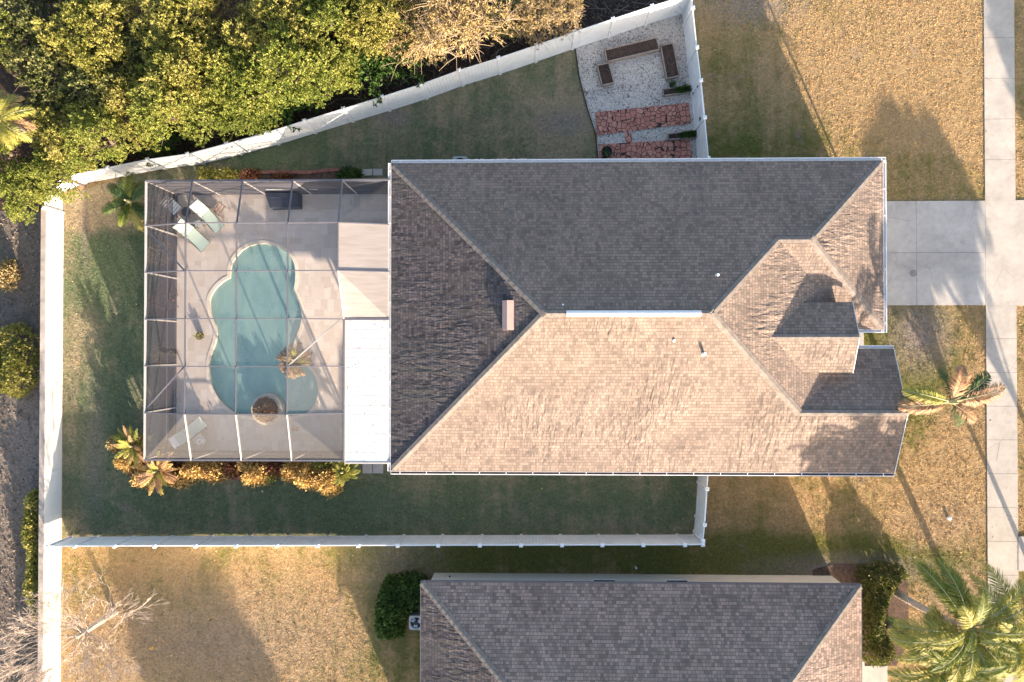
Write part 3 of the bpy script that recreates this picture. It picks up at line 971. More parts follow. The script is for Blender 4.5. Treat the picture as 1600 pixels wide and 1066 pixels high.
# gutters: open troughs with hangers
def gutter(a, b_, out, parent, name='gutter', hangers=True, step=1.15, inner=True):
    a, b_, out = Vector(a), Vector(b_), Vector(out)
    mb = MB(); W, D = 0.14, 0.10
    mb.cur = 0
    o1, o2 = out * 0.015, out * W
    dz = Vector((0, 0, -D))
    t = Vector((0, 0, 0.0))
    up = out.cross(b_ - a).z
    def strip(p, q, th=0.012):
        mb.beam(a + (p + q) / 2, b_ + (p + q) / 2, max(abs((q - p).dot(out)), th), max(abs((q - p).z), th))
    strip(o1, o1 + dz)
    strip(o2, o2 + dz)
    mb.beam(a + (o2 + out * -0.012), b_ + (o2 + out * -0.012), 0.03, 0.012)
    L = (b_ - a).length; d = (b_ - a) / L
    if hangers:
        s = 0.4
        while s < L:
            p = a + d * s
            mb.beam(p + o1 + Vector((0, 0, 0.005)), p + o2 + Vector((0, 0, 0.005)), 0.035, 0.012)
            s += step
    mb.cur = 1 if inner else 0
    strip(o1 + dz, o2 + dz)
    if inner:
        mb.beam(a + (o1 + o2) / 2 + dz * 0.6, b_ + (o1 + o2) / 2 + dz * 0.6, W - 0.03, 0.03)
    mb.cur = 0
    mb.beam(a + (o1 + o2) / 2 + dz / 2 - d * 0.006, a + (o1 + o2) / 2 + dz / 2 + d * 0.006, W, D)
    mb.beam(b_ + (o1 + o2) / 2 + dz / 2 - d * 0.006, b_ + (o1 + o2) / 2 + dz / 2 + d * 0.006, W, D)
    return mb.build(name, [M['gutter'], M['gutter_dirt']], parent)
gz = ZE + 0.0
gutter((HXL, YT, gz), (GX + 0.13, YT, gz), (0, 1, 0), house, inner=False)
gutter((HXL, YB, gz), (WX, YB, gz), (0, -1, 0), house)
gutter((HXL, YB, gz), (HXL, YT, gz), (-1, 0, 0), house, inner=False)
gutter((GX, GY - 0.13, gz), (GX, YT, gz), (1, 0, 0), house, inner=False)
gutter((PX(1341, ZE), GY, gz), (GX, GY, gz), (0, -1, 0), house, step=0.6, inner=False)
gutter((PX(1343, ZE), WT, gz), (WX, WT, gz), (0, 1, 0), house, step=2.0, inner=False)
for (x, y) in ((GX - 0.45, YT + 0.08), (HXL + 0.6, YB - 0.08), (WX - 0.5, YB - 0.08)):
    mb = MB(); mb.box(x - 0.04, x + 0.04, y - 0.04, y + 0.04, 0.05, ZE - 0.1); mb.build('downspout', M['gutter'], house)

# neighbour's house
NYT = PY(910, 2.76); NX0 = PX(658, 2.76); NX1 = PX(1344, 2.76); NHW = 5.6; NZR = ZE + PT * NHW
nh = empty('neighbour_house', (0, 0, 0), 'neighbouring house with cool brown shingle hip roof and cream wall, cut by the lower edge', 'house')
mb = MB(uv=True)
yb = NYT - 2 * NHW; ym = NYT - NHW
roof_face(mb, [(NX0, NYT, ZE), (NX1, NYT, ZE), (NX1 - NHW, ym, NZR), (NX0 + NHW, ym, NZR)])
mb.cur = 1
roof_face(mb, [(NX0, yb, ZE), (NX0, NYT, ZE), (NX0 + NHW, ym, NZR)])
mb.cur = 0
roof_face(mb, [(NX1, yb, ZE), (NX1, NYT, ZE), (NX1 - NHW, ym, NZR)])
roof_face(mb, [(NX0, yb, ZE), (NX1, yb, ZE), (NX1 - NHW, ym, NZR), (NX0 + NHW, ym, NZR)])
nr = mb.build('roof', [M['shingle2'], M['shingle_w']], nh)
mod = nr.modifiers.new('thickness', 'SOLIDIFY'); mod.thickness = 0.08; mod.offset = -1
hs = house; house = nh
caps((NX0 + 0.05, NYT - 0.05, ZE + 0.02), (NX0 + NHW, ym, NZR)); caps((NX1 - 0.05, NYT - 0.05, ZE + 0.02), (NX1 - NHW, ym, NZR))
house = hs
mb = MB()
mb.beam((NX0, NYT + 0.012, ZE - 0.07), (NX1, NYT + 0.012, ZE - 0.07), 0.02, 0.15)
mb.beam((NX0 - 0.012, yb, ZE - 0.07), (NX0 - 0.012, NYT, ZE - 0.07), 0.02, 0.15)
mb.beam((NX1 + 0.012, yb, ZE - 0.07), (NX1 + 0.012, NYT, ZE - 0.07), 0.02, 0.15)
mb.build('fascia', M['frame'], nh)
wy = PY(896, 0); wx0 = PX(679, 0) ; wx1 = PX(1297, 0)
mb = MB()
wins = [(PX(925, 0), PX(956, 0)), (PX(1035, 0), PX(1066, 0))]
xs = [wx0] + [v for w in wins for v in w] + [wx1]
mb.box(wx0, wx1, yb + 0.5, wy - 0.25, 0, ZE - 0.03)
for a, b_ in zip(xs[0::2], xs[1::2]):
    mb.box(a, b_, wy - 0.248, wy, 0, ZE - 0.03)
for a, b_ in wins:
    mb.box(a, b_, wy - 0.248, wy, 0, 0.9); mb.box(a, b_, wy - 0.248, wy, 2.3, ZE - 0.03)
mb.build('wall', M['stucco'], nh)
for a, b_ in wins:
    mb = MB(); mb.box(a - 0.02, b_ + 0.02, wy - 0.05, wy + 0.03, 0.84, 0.9); w = mb.build('window', M['gutter'], nh)
    mb = MB(); mb.box(a + 0.04, b_ - 0.04, wy - 0.22, wy - 0.18, 0.93, 2.27); mb.build('pane', M['glass'], w)
mb = MB()
for q in ((wx0 + 0.8, 2.3),):
    mb.cyl((q[0], wy + 0.03), 0.04, 0.6, 0.68, 8)
mb.build('hose_tap', M['dark_metal'], nh)

# patio panel roof between cage and house
pr = empty('patio_roof', (PX(575, ZE), PY(610, ZE), 0), 'flat glaring white panel roof between screened cage and house', 'patio roof')
x0, x1 = PX(540.5, 2.78) , PX(605, 2.78); y0, y1 = PY(723.5, 2.78), PY(500, 2.78)
ox, oy = pr.location.x, pr.location.y
mb = MB()
ns = 5
for i in range(ns):
    a = y0 + (y1 - y0) * i / ns; b_ = y0 + (y1 - y0) * (i + 1) / ns
    mb.box(x0 - ox, x1 - ox, a - oy + 0.006, b_ - oy - 0.006, 2.66, 2.78)
    mb.box(x0 - ox + 0.02, x1 - ox - 0.02, b_ - oy - 0.006, b_ - oy + 0.006, 2.66, 2.762)
    for t_ in (0.33, 0.66):
        yy = a + (b_ - a) * t_
        mb.box(x0 - ox + 0.01, x1 - ox - 0.01, yy - oy - 0.006, yy - oy + 0.006, 2.781, 2.784)
mb.build('roof_panel', M['panel_roof'], pr)
mb = MB()
mb.box(x0 - ox - 0.05, x0 - ox - 0.003, y0 - oy - 0.02, y1 - oy + 0.02, 2.60, 2.80)
mb.box(x0 - ox - 0.05, x1 - ox + 0.16, y0 - oy - 0.06, y0 - oy - 0.003, 2.60, 2.80)
mb.build('fascia', M['frame_w'], pr)
mb = MB(); mb.box(x1 - ox + 0.004, HXL - 0.14 - ox, y0 - oy, y1 - oy, 2.62, 2.72); mb.build('flashing', M['white_vinyl'], pr)
for yy in (y0 - oy + 0.1, y1 - oy - 0.1):
    mb = MB(); mb.box(x0 - ox + 0.0, x0 - ox + 0.1, yy - 0.05, yy + 0.05, 0.05, 2.66); mb.build('post', M['frame_w'], pr)

# ------------------------------------------------------------------ screened cage
cage = empty('pool_cage', (0, 0, 0), 'grey aluminium screened cage covering the pool and its deck', 'screen enclosure')
colx = [289, 369, 449, 528]; rowy = [346.5, 422, 497.5, 573, 648.5]
XH = [PX(x, ZHI) for x in colx]; YH = [PY(y, ZHI) for y in rowy]
XR = PX(608, ZLO); XP = PX(537.5, ZLO)
def hi(i, j): return Vector((XH[i], YH[j], ZHI))
def top(i): return Vector((XH[i], CYT, ZLO))
def bot(i): return Vector((XH[i], CYB, ZLO))
def lef(j): return Vector((CX0, YH[j], ZLO))
cTL, cBL = Vector((CX0, CYT, ZLO)), Vector((CX0, CYB, ZLO))
cTR, cBR = Vector((XR, CYT, ZLO)), Vector((XP, CYB, ZLO))
rR = [Vector((XR, YH[0], ZLO + 0.05)), Vector((XR, YH[1], ZLO + 0.05)), Vector((XP, YH[2], ZLO)), Vector((XP, YH[3], ZLO)), Vector((XP, YH[4], ZLO))]
cR3 = Vector((XR, YH[2], ZLO))
def bm(a, b_, w=0.045, h=0.09, name='beam', mat='frame'):
    mb = MB(); mb.beam(a, b_, w, h); return mb.build(name, M[mat], cage)
for a, b_ in ((cTL, cTR), (cTL, cBL), (cBL, cBR), (rR[2], cBR), (rR[2], cR3)):
    bm(a, b_, 0.075, 0.08, 'perimeter_beam', 'frame_w' if a is cTL and b_ is cBL else 'frame')
for j in range(5):
    last = 3 if j < 2 else 2
    bm(lef(j), hi(0, j)); bm(hi(0, j), hi(last, j)); bm(hi(last, j), rR[j])
for i in range(4):
    bm(top(i), hi(i, 0))
    if i < 3:
        bm(hi(i, 0), hi(i, 4)); bm(hi(i, 4), bot(i), mat='frame_w')
bm(hi(3, 0), hi(3, 1)); bm(hi(3, 1), rR[2], mat='frame_w')
# bracing
bm(lef(0) + Vector((0.1, -0.2, 0.02)), hi(0, 1) + Vector((-0.05, 0, -0.05)), 0.05, 0.05, 'brace')
bm(lef(4) + Vector((0.1, 0.2, 0.02)), hi(0, 3) + Vector((-0.05, 0, -0.05)), 0.05, 0.05, 'brace')
bm(rR[2] + Vector((-0.15, 0, 0)), hi(2, 3), 0.05, 0.05, 'brace', 'frame_w')
# wall posts, rails, kick
def post(x, y):
    mb = MB(); mb.box(x - 0.03, x + 0.03, y - 0.03, y + 0.03, 0.05, ZLO - 0.045); mb.build('post', M['frame_w'], cage)
for i in range(4):
    post(XH[i], CYT)
    if i < 3: post(XH[i], CYB)
for j in range(5): post(CX0, YH[j])
for x, y in ((CX0, CYT), (CX0, CYB), (XR, CYT), (XP, CYB)): post(x, y)
for z in (0.95, 0.09):
    bm((CX0 + 0.035, CYT, z), (XR - 0.035, CYT, z), 0.04, 0.05, 'rail'); bm((CX0, CYB + 0.035, z), (CX0, CYT - 0.035, z), 0.04, 0.05, 'rail'); bm((CX0 + 0.035, CYB, z), (XP - 0.035, CYB, z), 0.04, 0.05, 'rail')
def scr(pts, mat='screen'):
    mb = MB(); mb.face([Vector(p) - Vector((0, 0, 0.004)) for p in pts]); return mb.build('screen_panel', M[mat], cage)
for i in range(3):
    for j in range(4):
        if i == 2 and j >= 2: continue
        scr([hi(i, j), hi(i + 1, j), hi(i + 1, j + 1), hi(i, j + 1)][::-1]) if not (i == 2 and j == 1) else (scr([hi(2, 1), hi(2, 2), hi(3, 1)]), scr([hi(2, 2), rR[2], hi(3, 1)]))
for j in (2, 3):
    scr([hi(2, j), hi(2, j + 1), rR[j + 1], rR[j]], 'screen_sunlit')
for i in range(3):
    scr([hi(i, 0), hi(i + 1, 0), top(i + 1), top(i)])
    if i < 2: scr([hi(i, 4), bot(i), bot(i + 1), hi(i + 1, 4)], 'screen_sunlit')
scr([hi(2, 4), bot(2), cBR, rR[4]], 'screen_sunlit')
scr([hi(3, 0), rR[0], cTR, top(3)])
scr([hi(3, 0), hi(3, 1), rR[1], rR[0]], 'shade_cloth')
scr([hi(3, 1), rR[2], cR3, rR[1]], 'shade_cloth')
for j in range(4):
    scr([lef(j), lef(j + 1), hi(0, j + 1), hi(0, j)])
scr([cTL, lef(0), hi(0, 0)]); scr([cTL, hi(0, 0), top(0)])
scr([lef(4), cBL, hi(0, 4)], 'screen_sunlit'); scr([cBL, bot(0), hi(0, 4)], 'screen_sunlit')
def wscr(a, b_):
    scr([(a[0], a[1], 0.1), (b_[0], b_[1], 0.1), (b_[0], b_[1], ZLO - 0.05), (a[0], a[1], ZLO - 0.05)], 'screen_wall')
wscr((CX0, CYT), (XR, CYT)); wscr((CX0, CYB), (CX0, CYT)); wscr((CX0, CYB), (XP, CYB))

# ------------------------------------------------------------------ fences
def fence(name, label, posts_px, ztops, vis=None, first=0, rails=True, group=None, panels=None):
    """posts_px: post positions at the fence top in the photo; panels between them"""
    base = [P(x, y, z) for (x, y), z in zip(posts_px, ztops)]
    fe = empty(name, (0, 0, 0), label, 'fence', group)
    for i, (p, z) in enumerate(zip(base, ztops)):
        mb = MB()
        q = base[min(i + 1, len(base) - 1)] - base[max(i - 1, 0)]
        an = math.atan2(q.y, q.x)
        ca, sa = math.cos(an), math.sin(an)
        def sq(r): return [(p.x + ca * u - sa * v, p.y + sa * u + ca * v) for u, v in ((-r, -r), (r, -r), (r, r), (-r, r))]
        mb.hexa(sq(0.064), 0, z + 0.03)
        po = mb.build('post', M['white_vinyl'], fe)
        mb = MB(); mb.hexa(sq(0.085), z + 0.032, z + 0.055)
        pk = sq(0.085)
        for a in range(4):
            b_ = (a + 1) % 4
            mb.face([(*pk[a], z + 0.055), (*pk[b_], z + 0.055), (p.x, p.y, z + 0.11)])
        mb.build('cap', M['white_vinyl'], po)
    for i in range(len(base) - 1):
        if panels is not None and i not in panels: continue
        a, b_ = base[i], base[i + 1]
        d = (b_ - a); d.z = 0; L = d.length; d.normalize()
        a2 = a + d * 0.066; b2 = b_ - d * 0.066
        za, zb = ztops[i], ztops[i + 1]
        mb = MB()
        up = (0, 0, 1)
        s = Vector((-d.y, d.x, 0))
        K = 11
        for k in range(K):                     # tongue and groove boards
            u0 = (L - 0.132) * k / K; u1 = (L - 0.132) * (k + 1) / K
            p0 = a2 + d * (u0 + 0.003); p1 = a2 + d * (u1 - 0.003)
            h = za + (zb - za) * (k + 0.5) / K - 0.06
            pl = [(p0 + s * -0.011)[:2], (p1 + s * -0.011)[:2], (p1 + s * 0.011)[:2], (p0 + s * 0.011)[:2]]
            mb.hexa([tuple(x) for x in pl], 0.08, h)
        mb.beam(a2 + Vector((0, 0, -0.05)), b2 + Vector((0, 0, -0.05)), 0.045, 0.09)
        mb.beam((a2.x, a2.y, 0.11), (b2.x, b2.y, 0.11), 0.045, 0.14)
        mb.build('panel', M['white_vinyl'], fe)
    return fe, base

dp = [(69, 325), (68, 289), (105, 275), (168.5, 262), (230.5, 249.5), (293, 241), (354, 225), (415, 208), (475.5, 189), (537, 170), (597, 151.5), (658, 132), (718, 110), (779, 91), (838, 71), (898, 50), (958, 30), (1019, 9.6), (1081, -9)]
dz = [1.33, 1.35, 1.4, 1.5, 1.58, 1.65, 1.7, 1.75, 1.78, 1.8] + [1.83] * 9
fd, fdb = fence('fence', 'white vinyl privacy fence running in a long curve below the thicket', dp, dz)
rp = [(1082, 12.7), (1088.8, 74.4), (1095, 126), (1101, 184), (1107, 247.6)]
fr_, frb = fence('fence', 'short white vinyl fence with a gate beside the pebble garden', [(1081, -9)] + [(1082.4, 12.7)] + rp[1:] + [(1108.5, 275)], [1.83] * 7, panels=[0, 1, 2, 4, 5])
bx = [117.4, 179.3, 242, 306, 369.5, 433, 496.5, 560, 621.5, 685, 749.8, 814, 878, 941, 1005, 1070]
by = [853.5 - 0.0022 * (x - 117) for x in bx]
fb_, fbb = fence('fence', 'long straight white vinyl fence with square post caps between the two houses', [(76, 853.7)] + list(zip(bx, by)) + [(1098, 851)], [1.6] * 3 + [1.65] * 6 + [1.7] * 9)
fg_, fgb = fence('fence', 'white vinyl fence piece with a gate between house gutter and lower fence', [(1107.5, 722), (1104.8, 764), (1100.9, 820), (1098.4, 845)], [1.7] * 4, panels=[0, 2])
def gate(a, b_, z, label):
    d = (b_ - a); d.z = 0; L = d.length; d.normalize(); s = Vector((-d.y, d.x, 0))
    m = (a + b_) / 2
    ge = empty('gate', (m.x, m.y, 0), label, 'gate', rz=math.atan2(d.y, d.x))
    h = L / 2 - 0.09
    mb = MB()
    K = 9
    for k in range(K):
        mb.box(-h + 2 * h * k / K + 0.003, -h + 2 * h * (k + 1) / K - 0.003, -0.011, 0.011, 0.1, z - 0.05)
    mb.build('panel', M['white_vinyl'], ge)
    mb = MB()
    for zz in (0.15, z - 0.05):
        mb.box(-h, h, -0.03, 0.03, zz - 0.045, zz + 0.045)
    mb.box(-h, -h + 0.05, -0.028, 0.028, 0.2, z - 0.1); mb.box(h - 0.05, h, -0.028, 0.028, 0.2, z - 0.1)
    mb.beam((-h + 0.05, 0.022, 0.25), (h - 0.05, 0.022, z - 0.15), 0.03, 0.05, up=(0, 0, 1))
    mb.build('brace_frame', M['gutter'], ge)
    for zz in (0.5, 1.35):
        mb = MB(); mb.box(h - 0.03, h + 0.08, 0.03, 0.06, zz - 0.06, zz + 0.06); mb.build('hinge', M['black'], ge)
    mb = MB(); mb.box(-h - 0.06, -h + 0.12, 0.03, 0.08, 1.2, 1.3); mb.build('latch', M['black'], ge)
    return ge
gate(frb[4], frb[3], 1.83, 'white braced vinyl gate with black hinges beside the pebble garden')
gate(fgb[1], fgb[2], 1.7, 'white vinyl gate with black latch below the gutter of the house')

# painted boundary wall on the left
def solve_z(px_base, px_top):
    X = PX(px_base, 0); lo, h_ = 0.0, 4.0
    for _ in range(40):
        m_ = (lo + h_) / 2
        if PX(px_top, m_) < X: lo = m_      # needs larger z
        else: h_ = m_
    return lo
bw = empty('boundary_wall', (PX(98), PY(700), 0), 'low white painted boundary wall with weathered stone cap at the left', 'wall')
wz = max(0.9, min(1.6, 33.5 * (1 - 727.0 / 754.0)))
X1 = PX(98, 0); ox, oy = bw.location.x, bw.location.y
# the face top must land at px 71, the cap spans px 64..71
mb = MB()
yt_, yb_ = PY(330, 0), PY(1500, 0)
seg = [yt_, PY(735, 0), PY(838, 0), PY(1100, 0), yb_]
for a, b_ in zip(seg[:-1], seg[1:]):
    mb.box(X1 - 0.2 - ox, X1 - ox, b_ - oy + 0.006, a - oy - 0.006, 0, wz)
mb.build('wall_face', M['white_wall'], bw)
mb = MB()
y = yt_
while y > yb_:
    mb.box(X1 - 0.235 - ox, X1 - 0.012 - ox, y - 2.4 - oy + 0.004, y - oy - 0.004, wz + 0.001, wz + 0.05)
    y -= 2.4
mb.build('wall_cap', M['wall_cap'], bw)

# ------------------------------------------------------------------ garden beds and small items
def wbed(px4, label, h=0.28, plants=None):
    cs = [P(x, y, h) for x, y in px4]
    ctr = sum(cs, Vector()) / 4
    be = empty('garden_bed', (ctr.x, ctr.y, 0), label, 'garden bed', 'raised beds in the pebble garden')
    q = [Vector((c.x - ctr.x, c.y - ctr.y)) for c in cs]
    for i in range(4):
        a, b_ = q[i], q[(i + 1) % 4]
        d = (b_ - a).normalized()
        mb = MB(); mb.beam((a.x, a.y, h / 2), (b_.x - d.x * 0.045, b_.y - d.y * 0.045, h / 2), 0.045, h + 0.002 * i)
        mb.build('board', M['bed_wood'], be)
    mb = MB(); pl = [(v * 0.96)[:] for v in q]
    if area(pl) < 0: pl = pl[::-1]
    mb.hexa(pl, 0.02, h - 0.07); mb.build('soil', M['soil'], be)
    rg = np.random.default_rng(int(px4[0][0]))
    N = 500
    u, v = rg.uniform(0.04, .96, N), rg.uniform(0.06, .94, N)
    A = np.array([[c[0], c[1]] for c in q])
    xy = (A[0] * (1 - u)[:, None] + A[1] * u[:, None]) * (1 - v)[:, None] + (A[3] * (1 - u)[:, None] + A[2] * u[:, None]) * v[:, None]
    pts = np.column_stack([xy, np.full(N, h - 0.07)])
    dd = unit(rg.normal(size=(N, 3)) * [1, 1, 0.3] + [0, 0, 0.15])
    np_mesh('bed_litter', leaves(pts, dd, rg.uniform(.03, .08, N), rg.uniform(.01, .025, N), rg), 4, M['litter'], be)
    if plants:
        N = plants
        u = rg.uniform(0.45, .97, N)
        xy = (A[0] * (1 - u)[:, None] + A[1] * u[:, None]) * (1 - v[:1])[:, None]
        v = rg.uniform(0.05, .95, N)
        xy = (A[0] * (1 - u)[:, None] + A[1] * u[:, None]) * (1 - v)[:, None] + (A[3] * (1 - u)[:, None] + A[2] * u[:, None]) * v[:, None]
        pts = np.column_stack([xy, rg.uniform(h - 0.06, h + 0.1, N)])
        dd = unit(rg.normal(size=(N, 3)) + [0, 0, 0.8])
        np_mesh('seedling', leaves(pts, dd, rg.uniform(.06, .12, N), rg.uniform(.02, .04, N), rg), 4, M['leaf_dark'], be)
wbed([(945, 77.8), (1025.5, 58.6), (1030.6, 76.7), (949, 96)], 'longest timber raised bed of dark soil, nearest the curved fence')
wbed([(1032.5, 71), (1051.3, 66.8), (1061.6, 118), (1042, 122.5)], 'upright timber raised bed of dark soil next to the right fence')
wbed([(933.2, 102), (951, 97.8), (959.4, 128.7), (941, 133)], 'smallest timber raised bed touching the end of the longest one')
wbed([(1035.8, 139), (1079, 133.3), (1080, 143), (1036.8, 149.4)], 'narrow timber trough half full of green seedlings above the upper flagstones', 0.22, 500)
wbed([(1044, 209), (1087.4, 204.5), (1088, 214.4), (1044, 218)], 'narrow timber trough of green seedlings between the two flagstone strips', 0.22, 700)
# metal garden edging along the lawn
mb = MB()
ed = gp([(899, 78), (905, 122), (917, 168), (931, 212), (935, 262)])
for a, b_ in zip(ed[:-1], ed[1:]):
    mb.beam((*a, 0.04), (*b_, 0.04), 0.03, 0.1)
tag(mb.build('edging_strip', M['black']), 'black edging strip between the back lawn and the white pebbles', 'garden edging')

def pot(px, py, r, h, mat, label, name='plant_pot', fol=None, zt=None, N=120, cat='plant pot', ls=0.16):
    p = P(px, py, h)
    e = empty(name, (p.x, p.y, 0.05), label, cat)
    mb = MB()
    k = 22
    prof = [(0, 0), (r * 0.75, 0), (r, h), (r * 1.06, h), (r * 1.06, h + 0.03), (r * 0.93, h + 0.03), (r * 0.9, h - 0.05), (0, h - 0.05)]
    for (r0, z0), (r1, z1) in zip(prof[:-1], prof[1:]):
        for t in range(k):
            a0, a1 = 2 * math.pi * t / k, 2 * math.pi * (t + 1) / k
            pts = [(r0 * math.cos(a0), r0 * math.sin(a0), z0), (r0 * math.cos(a1), r0 * math.sin(a1), z0), (r1 * math.cos(a1), r1 * math.sin(a1), z1), (r1 * math.cos(a0), r1 * math.sin(a0), z1)]
            if r0 == 0: pts = pts[1:]
            elif r1 == 0: pts = pts[:3]
            mb.face(pts)
    mb.build('pot', M[mat], e)
    if fol:
        rg = np.random.default_rng(int(px))
        pts = np.column_stack([rg.normal(size=(N, 2)) * r * 0.35, rg.uniform(h - 0.04, h + 0.08, N)])
        dd = unit(np.column_stack([pts[:, :2] / r * 1.6 + rg.normal(size=(N, 2)) * 0.5, rg.uniform(0.3, 1.2, N)]))
        np_mesh('foliage', leaves(pts, dd, rg.uniform(ls * 0.6, ls * 1.3, N), rg.uniform(.015, .04, N), rg), 4, M[fol], e)
    return e
pot(948, 237.5, 0.235, 0.42, 'black', 'round black pot with sparse leaves on the lower flagstones', fol='leaf_dark', N=40)
pot(1049, 133, 0.09, 0.16, 'black', 'tiny black pot with dark leaves above the upper narrow trough', fol='leaf_dark', N=60, ls=0.2)
pot(312.5, 525, 0.17, 0.22, 'dark_metal', 'dark pot with green succulent on the deck left of the pool', fol='leaf_yellow', N=70)

# ---- AC units
def ac(px, py, label, h=0.8, s=0.42):
    p = P(px, py, h)
    e = empty('air_conditioner', (p.x, p.y, 0), label, 'air conditioner', 'air conditioners beside the houses')
    mb = MB()
    pl = []
    for (cx_, cy_, a0) in ((s - .08, s - .08, 0), (-s + .08, s - .08, 90), (-s + .08, -s + .08, 180), (s - .08, -s + .08, 270)):
        for t in range(4):
            an = math.radians(a0 + 30 * t); pl.append((cx_ + .08 * math.cos(an), cy_ + .08 * math.sin(an)))
    mb.hexa(pl, 0.06, h - 0.06); mb.build('housing', M['ac_grey'], e)
    mb = MB(); R = s * 0.78; k = 28
    for t in range(k):
        a0, a1 = 2 * math.pi * t / k, 2 * math.pi * (t + 1) / k
        def edge(a):
            c_, s_ = math.cos(a), math.sin(a); m_ = (s - 0.005) / max(abs(c_), abs(s_)); return (c_ * m_, s_ * m_)
        o0, o1 = edge(a0), edge(a1)
        i0, i1 = (R * math.cos(a0), R * math.sin(a0)), (R * math.cos(a1), R * math.sin(a1))
        mb.face([(*i0, h), (*o0, h), (*o1, h), (*i1, h)])
        mb.face([(*i0, h - 0.055), (*i0, h), (*i1, h), (*i1, h - 0.055)][::-1])
        mb.face([(*o0, h - 0.055), (*o1, h - 0.055), (*o1, h), (*o0, h)])
    mb.build('top_rim', M['ac_grey'], e)
    mb = MB(); mb.cyl((0, 0), R, h - 0.058, h - 0.052, 28); mb.build('fan_well', M['black'], e)
    for t in range(3):
        mb = MB(); a = 2 * math.pi * t / 3 + 0.4
        q = [(0.07, -0.05), (R * 0.85, -0.15), (R * 0.9, 0.1), (0.07, 0.06)]
        mb.face([(x * math.cos(a) - y * math.sin(a), x * math.sin(a) + y * math.cos(a), h - 0.04 + y * 0.12) for x, y in q])
        mb.build('fan_blade', M['steel'], e)
    mb = MB()
    mb.cyl((0, 0), 0.1, h - 0.015, h + 0.005, 16)
    for rr in (0.15, 0.22, 0.29):
        mb.tube([(rr * math.cos(2 * math.pi * t / 24), rr * math.sin(2 * math.pi * t / 24), h - 0.003) for t in range(25)], [0.004] * 25, 4)
    for t in range(8):
        a = 2 * math.pi * t / 8; mb.tube([(0.08 * math.cos(a), 0.08 * math.sin(a), h - 0.003), (R * math.cos(a), R * math.sin(a), h - 0.003)], [0.004] * 2, 4)
    mb.build('grille', M['dark_metal'], e)
    mb = MB(); mb.box(-s - .08, s + .08, -s - .08, s + .08, 0, 0.058); mb.build('pad', M['concrete'], e)
    return e
ac(718.5, 255.5, 'grey air conditioner half hidden by the upper gutter of the main house', s=0.34)
ac(650, 973.5, 'grey air conditioner with fan beside the neighbouring house and its shrubs', s=0.33)

# utility bits on the upper wall: pale stones and white pipes
mb = MB()
rg = np.random.default_rng(3)
st_pts = []
for _ in range(170):
    p = P(rg.uniform(738, 822), rg.uniform(248 + 1.5, 259), 0)
    r = rg.uniform(0.04, 0.10)
    mb.cyl((p.x, p.y), r, 0, r * 0.8, 7, r * 0.55)
tag(mb.build('river_stones', M['coping']), kind='stuff')
mb = MB()
a = P(748, 253, 0.5); b_ = P(795, 254, 0.5)
mb.tube([(a.x, a.y, 0.45), (a.x + 0.4, a.y, 0.45)], [0.09, 0.09], 12)
mb.tube([(a.x + 0.7, b_.y, 0.4), (b_.x, b_.y, 0.4)], [0.07, 0.07], 12)
mb.tube([(a.x - 0.1, a.y, 0.45), (a.x - 0.1, a.y, 0.0)], [0.05, 0.05], 8)
mb.tube([(b_.x + 0.1, b_.y, 0.4), (b_.x + 0.1, b_.y, 0)], [0.05, 0.05], 8)
tag(mb.build('white_pipe', M['white_plastic']), 'white plastic plumbing pipes beside river stones under the upper gutter', 'pipe')

# pavers beside the cage
for (q, lab) in (([(566, 265), (582, 264.5), (582, 274.5), (566, 275)], 'pale square paver above the cage, left of its pair'),
                 ([(583.5, 264.5), (598, 264.5), (598, 274.5), (583.5, 274.5)], 'pale square paver above the cage, right of its pair'),
                 ([(567, 712), (582, 712), (582, 739.5), (567, 739.5)], 'pale paver below the white patio roof, left of its pair'),
                 ([(583, 712), (599, 712), (599, 739.5), (583, 739.5)], 'pale paver below the white patio roof, right of its pair')):
    pl = gp(q)
    if area(pl) < 0: pl = pl[::-1]
    mb = MB(); mb.hexa(pl, 0, 0.06); tag(mb.build('paver', M['concrete']), lab, 'paver', 'pavers outside the cage doors')

def curb(pts, label):
    mb = MB()
    w = gp(pts)
    for a, b_ in zip(w[:-1], w[1:]):
        L = math.dist(a, b_); k = max(1, int(L / 0.24))
        for t in range(k):
            p = (a[0] + (b_[0] - a[0]) * t / k, a[1] + (b_[1] - a[1]) * t / k); q = (a[0] + (b_[0] - a[0]) * (t + .95) / k, a[1] + (b_[1] - a[1]) * (t + .95) / k)
            mb.beam((*p, 0.05), (*q, 0.05), 0.14, 0.12)
    tag(mb.build('garden_edging', M['curb_red']), label, 'garden edging')
curb([(345, 277), (400, 270), (440, 269.5), (480, 270.5), (515, 266), (540, 265.5), (562, 270)], 'curving red brick edging along the upper side of the cage')
curb([(292, 742), (320, 746), (345, 744), (380, 748), (410, 745), (440, 742), (468, 746)], 'curving red brick edging along the lower side of the cage')
slab('mulch_bed', gp([(330, 296), (330, 280), (400, 272), (440, 271), (480, 272), (515, 268), (540, 267), (562, 272), (562, 296)]), 0.0, 0.03, M['mulch'])
slab('mulch_bed', gp([(200, 700), (200, 745), (292, 742), (320, 746), (345, 744), (380, 748), (410, 745), (440, 742), (468, 746), (540, 760), (548, 700)]), 0.0, 0.03, M['mulch'])
slab('mulch_bed', gp([(250, 340), (262, 300), (272, 300), (272, 700), (250, 700)]), 0.0, 0.03, M['mulch'])
slab('mulch_bed', gp([(1270, 890), (1300, 882), (1392, 880), (1418, 900), (1420, 1000), (1400, 1040), (1270, 1040)]), 0.0, 0.03, M['mulch'])

